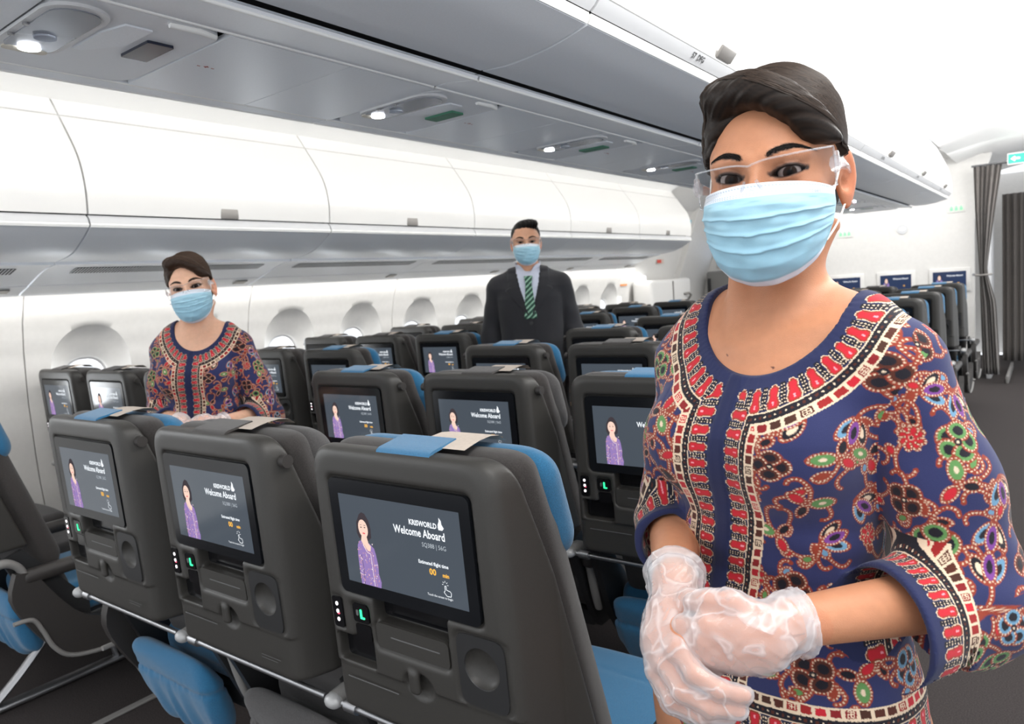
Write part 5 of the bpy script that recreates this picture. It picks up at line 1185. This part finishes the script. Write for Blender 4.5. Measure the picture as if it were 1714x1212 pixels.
def kebaya_paint(V, J, cv_t, cv_s, kf):
    dtr = kf.trunk(V.astype(np.float32))
    tw = J['tw']; cf = cuffs(J); u, v = rotz(V, tw); z = V[:, 2]; a = np.arctan2(u, -(v-.03))*.135
    a = np.where(v < -.02, np.sign(u)*np.minimum(np.abs(a), 9), a)
    col = cv_t.sample(a+.45, z)
    af = u   # front: use straight distance from the placket
    e = neck_d(u, v, z)
    Tn = np.interp(e, [.0, .012, .038, .049, .060], [-.5, 0, 1, 2, 3], right=9)
    pa = np.abs(af-pcen(z)); Tp = np.interp(pa, [0, .010, .034, .043, .054], [-1, 0, 1, 2, 3], right=9); Tp[v > 0] = 9
    hz = z-J.get('hem', .80); Th = np.interp(hz, [0, .022, .050, .062, .074], [-.5, 0, 1, 2, 3], right=9)
    T = np.minimum(np.minimum(Tn, Tp), Th); T[(T >= 3.5)] = 9
    ang = np.arctan2(z-NH[1], u-NH[0]); s = np.where(Tn <= Tp, ang*.125, z*1.0); s = np.where((Th < Tn) & (Th < Tp), a, s)
    ok = T < 3.2; col[ok] = border(T, s, col)[ok]; col[(T < 0)] = NAV
    col[(Tp < 0) & (Tp < Tn)] = rgb(30, 36, 72)
    for sd in 'LR':
        sh = A3(*J['sh'+sd]); el = A3(*J['el'+sd]); c0, d0, r0 = cf[sd]
        L1 = np.linalg.norm(el-sh); ax = (el-sh)/L1; q = V-sh; al1 = q@ax; sgn = 1 if sd == 'L' else -1
        o = rotm(tw)@A3(sgn, 0, 0); side = ((V-sh)@A3(*o))
        lat1 = np.linalg.norm(q-al1[:, None]*ax, axis=1); q2 = V-el; al2 = q2@d0; lat2 = np.linalg.norm(q2-al2[:, None]*d0, axis=1)
        # the seam runs from shoulder tip to armpit
        uu = u*sgn; isarm = (kf.sleeve(V.astype(np.float32), sd) < dtr) & (uu > .085)
        e1 = A3(0, -1, 0)-ax*(A3(0, -1, 0)@ax); e1 /= np.linalg.norm(e1); e2 = np.cross(ax, e1); th1 = np.arctan2(q@e2, q@e1)*.058
        along = np.where(al1 < L1, al1, L1+np.maximum(al2, 0)); lowr = al1 > L1*.96; g1 = A3(0, 0, 1)-d0*d0[2]; g1 /= np.linalg.norm(g1); g2 = np.cross(d0, g1); q2c = q2-al2[:, None]*d0; th2 = np.arctan2(q2c@g2, -(q2c@g1))*.062
        cs = cv_s.sample(np.where(lowr, th2, th1*sgn)+.25, along+.10)
        dc = -((V-c0)@d0); dn = (al2 > 0) & (z < el[2]+.075) & (lat2 < .10)
        Tc = np.where(dn & (dc < .3), np.interp(dc, [0, .012, .040, .051, .064], [-.5, 0, 1, 2, 3], right=9), 9)
        b1 = A3(0, 0, 1)-d0*d0[2]; b1 /= np.linalg.norm(b1); b2 = np.cross(d0, b1); qq = V-c0; s2 = np.arctan2(qq@b2, qq@b1)*r0*1.05
        cs2 = border(Tc, s2, cs); m = Tc < 3.2; cs[m] = cs2[m]; cs[Tc < 0] = NAV; cs[(Tc >= 3.2) & (Tc < 8)] = RUST
        w_ = isarm & ~((T < 3.2) & (uu < .128) & (z > 1.18)); col[w_] = cs[w_]
    return col
CLOTH = mat('batik_cotton', (.1, .1, .3), .82, attr='paint', noise=.08, nscale=1400, bump=.25, bscale=1600, sheen=.15, spec=.3)

cvt = Canvas(-.02, .92, .70, 1.40); floral(cvt, -.02, .92, .70, 1.40, 11)
cvs = Canvas(.0, .50, -.02, .50); floral(cvs, .0, .50, -.02, .50, 5)
KF = kebaya_fn(WJ)
V, Q = nets(KF, (-.30, -.22, .78), (.34, .20, 1.36), .00245)
V = relax(V, Q, 1, .5)
V, Q = subdiv(V, Q)
keb_me = np_mesh('kebaya', V, Q, CLOTH, colors=kebaya_paint(V, WJ, cvt, cvs, KF))
# sarong: wrapped skirt to the ankle
def sarong_fn(P):
    z = P[:, 2]; tab = ([.07, .3, .5, .7, .80, .845], [.105, .125, .148, .172, .172, .160], [.085, .09, .102, .122, .123, .112], [.0]*6)
    f = torso_fn(tab[0], tab[1], tab[2], tab[3], WJ['tw'], 0, pw=2.2)(P); u, v = rotz(P, WJ['tw'])
    return f+.003*np.sin(u*60+z*4)*(v < 0)
V, Q = nets(sarong_fn, (-.22, -.18, .04), (.22, .18, .88), .0062); V, Q = subdiv(V, Q)
uu, vv = rotz(V, WJ['tw']); aa = np.arctan2(uu, -vv)*.15; cc = cvt.sample((aa+.45) % .9, .72+((V[:, 2]) % .6)); sar_me = np_mesh('sarong', V, Q, CLOTH, colors=cc)

GLOVE = clear_mat('vinyl_glove', (.86, .84, .86), .20, .80, .25, True)
def glove_fn(which):
    pr_ = hand_prims(which); wr = A3(*WJ['wr'+which]); el = A3(*WJ['el'+which]); d0 = (el-wr)/np.linalg.norm(el-wr); CL = .012 if which == 'L' else .022; cuff = tuple(wr+d0*(CL+.006))
    pr_ = pr_+[capp(tuple(wr), cuff, .0285, .034, .012)]
    def f(P):
        d = union(P, pr_, .05)-.0022; q = P-wr; al = q@d0
        rdg = (1-np.abs(np.sin(P[:, 0]*120+P[:, 2]*75+np.sin(P[:, 2]*70+P[:, 0]*30)*2.2)))**5+(1-np.abs(np.sin(P[:, 0]*-62+P[:, 2]*140+np.sin(P[:, 0]*85)*2.4)))**5
        wr1 = -.0017*rdg+.0004*np.sin(P[:, 0]*260+P[:, 2]*190+np.sin(P[:, 2]*120)*1.5)+.0004*np.sin(P[:, 0]*-150+P[:, 2]*330+np.sin(P[:, 0]*90)*2)
        cuffw = .0014*np.sin(al*330+np.sin(P[:, 2]*60)*1.4)*np.clip(al/.03+.6, 0, 1)
        loose = np.clip(1-np.abs(al+.03)/.07, 0, 1)
        d = d+wr1*(.4+.6*loose)+cuffw
        d = smax(d, al-CL, .001)
        ins = sd_cap(P, tuple(wr+d0*(CL-.008)), tuple(wr+d0*(CL+.05)), .0262, .0315); d = smax(d, -ins, .001)
        rim = np.abs(al-CL+.0015)-.0012; return d+np.where(rim < 0, -.0010, 0)
    return f
glove_me = {}
for s in 'LR':
    lo = (-.12, -.31, .89) if s == 'R' else (-.05, -.29, .925); hi = (.07, -.13, 1.10) if s == 'R' else (.16, -.13, 1.075)
    V, Q = nets(glove_fn(s), lo, hi, .0019); V = relax(V, Q, 1, .3); glove_me[s] = np_mesh('glove', V, Q, GLOVE)

def female(name, loc, yaw, H, skin, hair, label, res, first, gaze):
    root = empty(name, loc, yaw); tag(root, label, 'person'); hf = head_sdf_fn(); fn = w_body_fn(WJ, H, hf)
    # one continuous body; finer towards the head
    handp = hand_prims('L')+hand_prims('R')
    def fb(P): return smin(fn(P), union(P, handp, .05), .006)
    V1, Q1 = nets(fb, (-.30, -.32, .0), (.34, .24, 1.19), .0062 if first else .007)
    V2, Q2 = nets(fb, (-.22, -.20, 1.175), (.26, .20, 1.64), res)
    z1 = V1[Q1].mean(1)[:, 2]; Q1 = Q1[z1 < 1.183]
    if first:   # finer forearms and hands
        V3, Q3 = nets(fb, (-.16, -.32, .88), (.19, -.06, 1.06), .0022); c = V1[Q1].mean(1); ins = (c[:, 0] > -.158) & (c[:, 0] < .188) & (c[:, 1] < -.063) & (c[:, 2] > .883) & (c[:, 2] < 1.057); Q1 = Q1[~ins]
        V = np.concatenate([V1, V2, V3]); Q = np.concatenate([Q1, Q2+len(V1), Q3+len(V1)+len(V2)])
    else: V = np.concatenate([V1, V2]); Q = np.concatenate([Q1, Q2+len(V1)])
    V = relax(V, Q, 1, .3)
    hq = to_head(V, H).astype(np.float32); inh = (hq**2).sum(1) < .16**2; col = np.tile(A3(*skin), (len(V), 1)); pc = skin_paint(hq[inh], skin, browcol=hair[2]); col[inh] = pc
    hands = (V[:, 1] < -.19) & (V[:, 2] < 1.05); col[hands] = col[hands]*A3(1.0, .92, .90)
    for (mx_, my_, mz_) in J_MOLES if first else []:
        m = ((V-A3(mx_, my_, mz_))**2)[:, [0, 2]].sum(1) < .0014**2; col[m & (V[:, 1] < 0)] = (.10, .04, .03)
    body = newobj('body', np_mesh('body', V, Q, skin_mat(name if first else name+'2'), colors=col), root)
    Hm = Matrix(H['R'].tolist()).to_4x4(); Hm.translation = Vector(H['pos']); Hm = Hm@Matrix.Scale(H['s'], 4)
    for s in (-1, 1):
        e = newobj('eye', eye_mesh('eye', gaze=gaze), root); e.matrix_local = Hm@Matrix.Translation((s*.0315, -.0690, 0))
    for o in brows(name, hf, root, 1.0 if first else .7): o.matrix_local = Hm
    hv_, hq_, fx = hair_woman(.0022 if first else .0035); h = newobj('hair', np_mesh('hair', hv_, hq_, hair_mat('hair_'+name, hair[0]), colors=hair_paint(hv_, hair[0], hair[1], fx)), root); h.matrix_local = Hm
    fly = MB(); rr_ = random.Random(2)
    mk = newobj('face_mask', mask_mesh('mask', 0 if first else 2), root); mk.matrix_local = Hm; md = mk.modifiers.new('thickness', 'SOLIDIFY'); md.thickness = .0012; md.offset = 1
    for s in (-1, 1):
        t = MB(); t.tube(spline([(s*.0695, -.031, -.022), (s*.074, -.008, .010), (s*.0755, .012, .026), (s*.079, .026, .008)], 5), .0013, 6); t.tube(spline([(s*.061, -.035, -.076), (s*.068, -.008, -.058), (s*.074, .014, -.034), (s*.080, .026, -.010)], 5), .0013, 6); l = t.build('ear_loop', M['strip_white'], mk, smooth=60)
    g = goggles(root); g.matrix_local = Hm@Matrix.Translation((0, -.004, -.004))@Matrix.Rotation(R(-3), 4, 'Y')
    er = MB()
    bm = bmesh.new(); bmesh.ops.create_uvsphere(bm, u_segments=12, v_segments=8, radius=.0032)
    for s in (-1, 1):
        er = MB(); bm = bmesh.new(); bmesh.ops.create_icosphere(bm, subdivisions=1, radius=.0032); bmesh.ops.translate(bm, vec=(s*.0850, -.001, -.036), verts=bm.verts); er.bm(bm); e = er.build('earring', mat('earring_stone', (.9, .9, .95), .05, .0, coat=1) if 'earring_stone' not in bpy.data.materials else bpy.data.materials['earring_stone'], root); e.matrix_local = Hm
    k = newobj('kebaya', keb_me, root); sg = newobj('sarong', sar_me, root)
    for s in 'LR': newobj('glove', glove_me[s], root)
    return root
J_MOLES = [(-.03, 0, 1.262), (.028, 0, 1.249)]
HW1 = dict(pos=(.020, -.018, 1.466), R=face_R(R(3), R(1), R(0)), s=1.0)
DARK = [(.006, .0042, .0035), (.055, .036, .026), (.008, .005, .004)]
BROWN = [(.022, .012, .008), (.070, .040, .024), (.03, .018, .012)]
female('person', (1.672, .180, 0), 0, HW1, rgb(192, 134, 101), DARK, 'nearest woman, dark swept hair, blue and rust patterned kebaya, gloved hands clasped in front', .0021, True, (R(15), R(-7)))
# ---- second woman, standing in the far aisle
HW2 = dict(pos=(.006, -.020, 1.448), R=face_R(R(-6), R(-2), R(-8)), s=.97)
w2 = female('person', (-.412, .625, -.012), R(54), HW2, rgb(226, 178, 150), BROWN, 'woman with brown pinned hair in the same patterned kebaya, standing in the far aisle', .003, False, (R(8), R(-3))); w2.scale = (.94, .94, 1.0)

# ---- man in a dark suit further up the far aisle
HM = dict(pos=(.0, -.015, 1.600), R=face_R(R(2), R(0), R(0)), s=1.03)
MJ = dict(shL=(.170, .0, 1.368), shR=(-.170, .0, 1.368), elL=(.232, .015, 1.095), elR=(-.232, .015, 1.095), wrL=(.215, -.06, .85), wrR=(-.215, -.06, .85))
MZ = [.72, .80, .90, 1.0, 1.1, 1.2, 1.3, 1.36, 1.41, 1.44]
MWd = [.175, .178, .172, .160, .160, .170, .178, .170, .128, .080]
MDp = [.125, .125, .118, .112, .115, .122, .120, .105, .080, .058]
def man_trunk(off): return [(torso_fn(MZ, MWd, MDp, [0]*10, 0, off, pw=2.4), (0, 0, 1.08), .44, .03), capp((.05, .01, 1.425), MJ['shL'], .038+off, .052+off, .04), capp((-.05, .01, 1.425), MJ['shR'], .038+off, .052+off, .04)]
def man():
    root = empty('person', (-.36, 2.57, 0), R(34)); tag(root, 'man in a dark suit, white shirt and green striped tie, standing in the far aisle', 'person')
    hf = head_sdf_fn(True); hp = A3(*HM['pos']); R_ = HM['R']
    prims = man_trunk(-.004)+[capp((0, .012, 1.40), tuple(hp+A3(0, .025, -.075)), .062, .056, .03)]
    for s in 'LR':
        prims += [capp(MJ['sh'+s], MJ['el'+s], .046, .038, .03), capp(MJ['el'+s], MJ['wr'+s], .038, .027, .02)]
        w0 = MJ['wr'+s]; sg = 1 if s == 'L' else -1
        prims += [capp(w0, (w0[0]-.004*sg, w0[1]-.022, w0[2]-.075), .028, .028, .01)]
        for k in range(4): prims += finger([(w0[0]-.004*sg, w0[1]-.045+.020*k-.005, w0[2]-.09), (w0[0]-.012*sg, w0[1]-.048+.020*k, w0[2]-.125), (w0[0]-.024*sg, w0[1]-.044+.018*k, w0[2]-.155+.006*abs(k-1.5))], .0105, .008)
        prims += finger([(w0[0]-.005*sg, w0[1]-.045, w0[2]-.04), (w0[0]-.015*sg, w0[1]-.065, w0[2]-.075), (w0[0]-.022*sg, w0[1]-.066, w0[2]-.105)], .0125, .009)
    for sg in (1, -1): prims += [capp((.09*sg, 0, .80), (.088*sg, -.005, .48), .090, .062, .03), capp((.088*sg, -.005, .48), (.085*sg, .02, .09), .060, .036, .02)]
    def f(P):
        d = union(P, prims); q = P-hp; m = np.nonzero((q*q).sum(1) < .23**2)[0]
        if len(m): d[m] = smin(d[m], hf((q[m]@R_/HM['s']).astype(np.float32))*HM['s'], .018)
        return d
    V1, Q1 = nets(f, (-.32, -.2, .04), (.32, .2, 1.42), .007); V2, Q2 = nets(f, (-.14, -.18, 1.41), (.14, .18, 1.78), .003)
    Q1 = Q1[V1[Q1].mean(1)[:, 2] < 1.415]; V = np.concatenate([V1, V2]); Q = np.concatenate([Q1, Q2+len(V1)]); skin = rgb(214, 162, 132)
    hq = to_head(V, HM).astype(np.float32); inh = (hq**2).sum(1) < .16**2; col = np.tile(A3(*skin), (len(V), 1)); col[inh] = skin_paint(hq[inh], skin, True, browcol=(.012, .009, .008), make=0)
    newobj('body', np_mesh('body', V, Q, skin_mat('man'), colors=col), root)
    Hm = Matrix(R_.tolist()).to_4x4(); Hm.translation = Vector(HM['pos']); Hm = Hm@Matrix.Scale(HM['s'], 4)
    for s in (-1, 1): e = newobj('eye', eye_mesh('eye', gaze=(0, R(-4))), root); e.matrix_local = Hm@Matrix.Translation((s*.0315, -.0690, 0))
    for o in brows('man', hf, root, .8, True): o.matrix_local = Hm
    hp_ = [ellp((0, .024, .042), (.0770, .096, .078), .02), ellp((.008, -.030, .092), (.055, .046, .024), .02), ellp((.03, -.045, .098), (.035, .03, .016), .02)]
    def fh(Q):
        d = union(Q, hp_); x, y, z = Q[:, 0], Q[:, 1], Q[:, 2]; d = smax(d, -sd_ell(Q, (0, -.105, -.006), (.0650, .060, .068)), .005); q = np.stack([np.abs(x), y, z], 1)
        d = smax(d, -sd_ell(q, (.080, .004, -.012), (.022, .026, .030)), .006); d = smax(d, np.maximum(-(z+.055), np.where(y < .012, .004-z, -1.)).astype(np.float32), .01); return d+.0014*np.sin(x*330+y*180)*np.clip(z*20, 0, 1)+.0008*np.sin(y*700)
    hv_, hq_ = nets(fh, (-.12, -.12, -.12), (.12, .16, .15), .0032); h = newobj('hair', np_mesh('hair', hv_, hq_, hair_mat('hair_man', DARK[0]), colors=hair_paint(hv_, (.005, .0045, .004), (.016, .013, .012), hv_[:, 1]*.6+hv_[:, 0]*.3)), root); h.matrix_local = Hm
    mk = newobj('face_mask', mask_mesh('mask', 3), root); mk.matrix_local = Hm; md = mk.modifiers.new('thickness', 'SOLIDIFY'); md.thickness = .0012; md.offset = 1
    for s in (-1, 1):
        t = MB(); t.tube(spline([(s*.0695, -.031, -.022), (s*.074, -.008, .010), (s*.0755, .012, .026), (s*.079, .026, .008)], 4), .0013, 6); t.tube(spline([(s*.061, -.035, -.076), (s*.068, -.008, -.058), (s*.074, .014, -.034), (s*.080, .026, -.010)], 4), .0013, 6); t.build('ear_loop', M['strip_white'], mk, smooth=60)
    g = goggles(root); g.matrix_local = Hm@Matrix.Translation((0, -.004, -.002))
    # jacket with an open collar, lapels, flap and buttons
    def vw(z): return np.interp(z, [1.195, 1.28, 1.37, 1.45, 1.50], [0, .030, .054, .068, .070])
    def jacket(P):
        pr_ = man_trunk(.012)
        sl = []
        for s in 'LR':
            sh = A3(*MJ['sh'+s]); el = A3(*MJ['el'+s]); wr = A3(*MJ['wr'+s]); sl += [capp(tuple(sh+A3(0, 0, -.004)), tuple(el), .064, .056, .03), capp(tuple(el), tuple(wr+A3(0, 0, .03)), .055, .043, .03)]
        x, y, z = P[:, 0], P[:, 1], P[:, 2]; d = smin(union(P, pr_), union(P, sl), .010)
        d = d+.0022*np.sin(z*55+x*30)*np.exp(-((np.abs(x)-.23)/.05)**2)+.002*np.sin(x*45+z*25)*np.exp(-((z-1.05)/.1)**2)
        fr_ = y < 0
        opn = np.where(fr_, np.abs(x)-vw(z), 1.); cut = np.maximum(opn, 1.19-z); core = union(P, man_trunk(.006)); d = np.where(fr_, smax(d, -np.maximum(cut, -core), .003), d)
        # lapel: raised band beside the opening, notch near the collar
        lw = np.interp(z, [1.195, 1.28, 1.345, 1.35, 1.365, 1.37, 1.46], [.004, .045, .080, .080, .042, .055, .045]); lap = (np.abs(x) > vw(z)) & (np.abs(x) < vw(z)+lw) & fr_ & (z > 1.20); d = d-np.where(lap, .0045, 0)
        d = d+.002*np.exp(-((x-.010)/.002)**2)*fr_*(z < 1.195)
        neck = np.sqrt(x*x+((y-.012)/1.0)**2)-.066; d = smax(d, -np.maximum(neck, 1.38-z), .004)
        d = smax(d, .70-z, .004); wz = A3(*MJ['wrL'])[2]; return smax(d, np.where(np.abs(x) > .16, wz+.012-z, -1.), .004)
    V, Q = nets(jacket, (-.34, -.2, .68), (.34, .2, 1.49), .0045); V = relax(V, Q, 1, .4)
    newobj('suit_jacket', np_mesh('suit_jacket', V, Q, mat('suit_wool', (.016, .016, .020), .85, noise=.15, nscale=600, bump=.3, bscale=900, sheen=.15)), root)
    def shirt(P):
        d = union(P, man_trunk(.007)); x, y, z = P[:, 0], P[:, 1], P[:, 2]; d = smax(d, 1.0-z, .004)
        col_ = np.abs(np.sqrt(x*x+(y-.010)**2)-(.0665+.12*np.clip(1.47-z, 0, 1)*.35))-.0035; zt = 1.487-.055*np.exp(-(x/.03)**2)*(y < 0)+.012*(y > 0); col_ = np.maximum(np.maximum(col_, z-zt), 1.405-z)
        neck = np.sqrt(x*x+(y-.012)**2)-.060; d = smax(d, -np.maximum(neck, 1.40-z), .003)
        return smin(d, col_, .005)
    V, Q = nets(shirt, (-.2, -.16, 1.0), (.2, .15, 1.51), .0035); newobj('shirt', np_mesh('shirt', V, Q, mat('shirt_cotton', rgb(205, 210, 226), .8, bump=.1, bscale=900)), root)
    def tie(P):
        x, y, z = P[:, 0], P[:, 1], P[:, 2]; w_ = np.interp(z, [1.08, 1.2, 1.375, 1.38, 1.415], [.040, .034, .017, .017, .023]); yy = np.interp(z, [1.08, 1.2, 1.3, 1.38, 1.42], [-.122, -.128, -.126, -.114, -.092])-.004
        return smax(smax(np.abs(x)-w_, np.abs(y-yy)-.006-.004*(z > 1.375), .004), np.maximum(z-1.42, 1.19-z), .003)
    V, Q = nets(tie, (-.06, -.18, 1.06), (.06, -.06, 1.44), .0026); k = np.sin((V[:, 2]*1.0-V[:, 0]*.9)*230); c = np.where((k > .55)[:, None], A3(*rgb(150, 190, 165)), A3(*rgb(24, 84, 62))); c = np.where((k < -.6)[:, None], A3(*rgb(16, 52, 42)), c)
    newobj('tie', np_mesh('tie', V, Q, mat('tie_silk', (.05, .2, .1), .5, attr='paint'), colors=c), root)
    for z in (1.165, 1.065):
        b = MB(); b.disc((.0, -.134, z), .0095, .0095, .006, 14); b.build('button', M['shell_dark'], root, smooth=40)
    def trous(P):
        pr_ = []
        for sg in (1, -1): pr_ += [capp((.09*sg, 0, .84), (.09*sg, -.005, .48), .104, .080, .03), capp((.09*sg, -.005, .48), (.088*sg, .015, .08), .080, .062, .02)]
        return smax(union(P, pr_), .05-P[:, 2], .004)
    V, Q = nets(trous, (-.22, -.15, .03), (.22, .15, .97), .009); newobj('trousers', np_mesh('trousers', V, Q, bpy.data.materials['suit_wool']), root)
    for sg in (1, -1):
        V, Q = nets(lambda P: smax(union(P, [capp((.087*sg, .03, .05), (.095*sg, -.15, .034), .046, .036, .03)]), .002-P[:, 2], .004), (.02*sg if sg > 0 else -.16, -.21, 0), (.16 if sg > 0 else -.02, .1, .11), .006); newobj('shoe', np_mesh('shoe', V, Q, M['black']), root)
    return root
man()

# safety card and belt lying on the near left-hand seat
root = empty('safety_card', (-.86, .345, .505), R(25)); tag(root, 'small blue and white card lying on the near left-hand seat', 'card')
b = MB(); b.box((0, 0, .004), (.11, .16, .004), bev=.001); b.build('card', M['blue'], root); b = MB(); b.box((0, -.02, .0065), (.06, .07, .0012)); b.build('white_print', M['strip_white'], root)
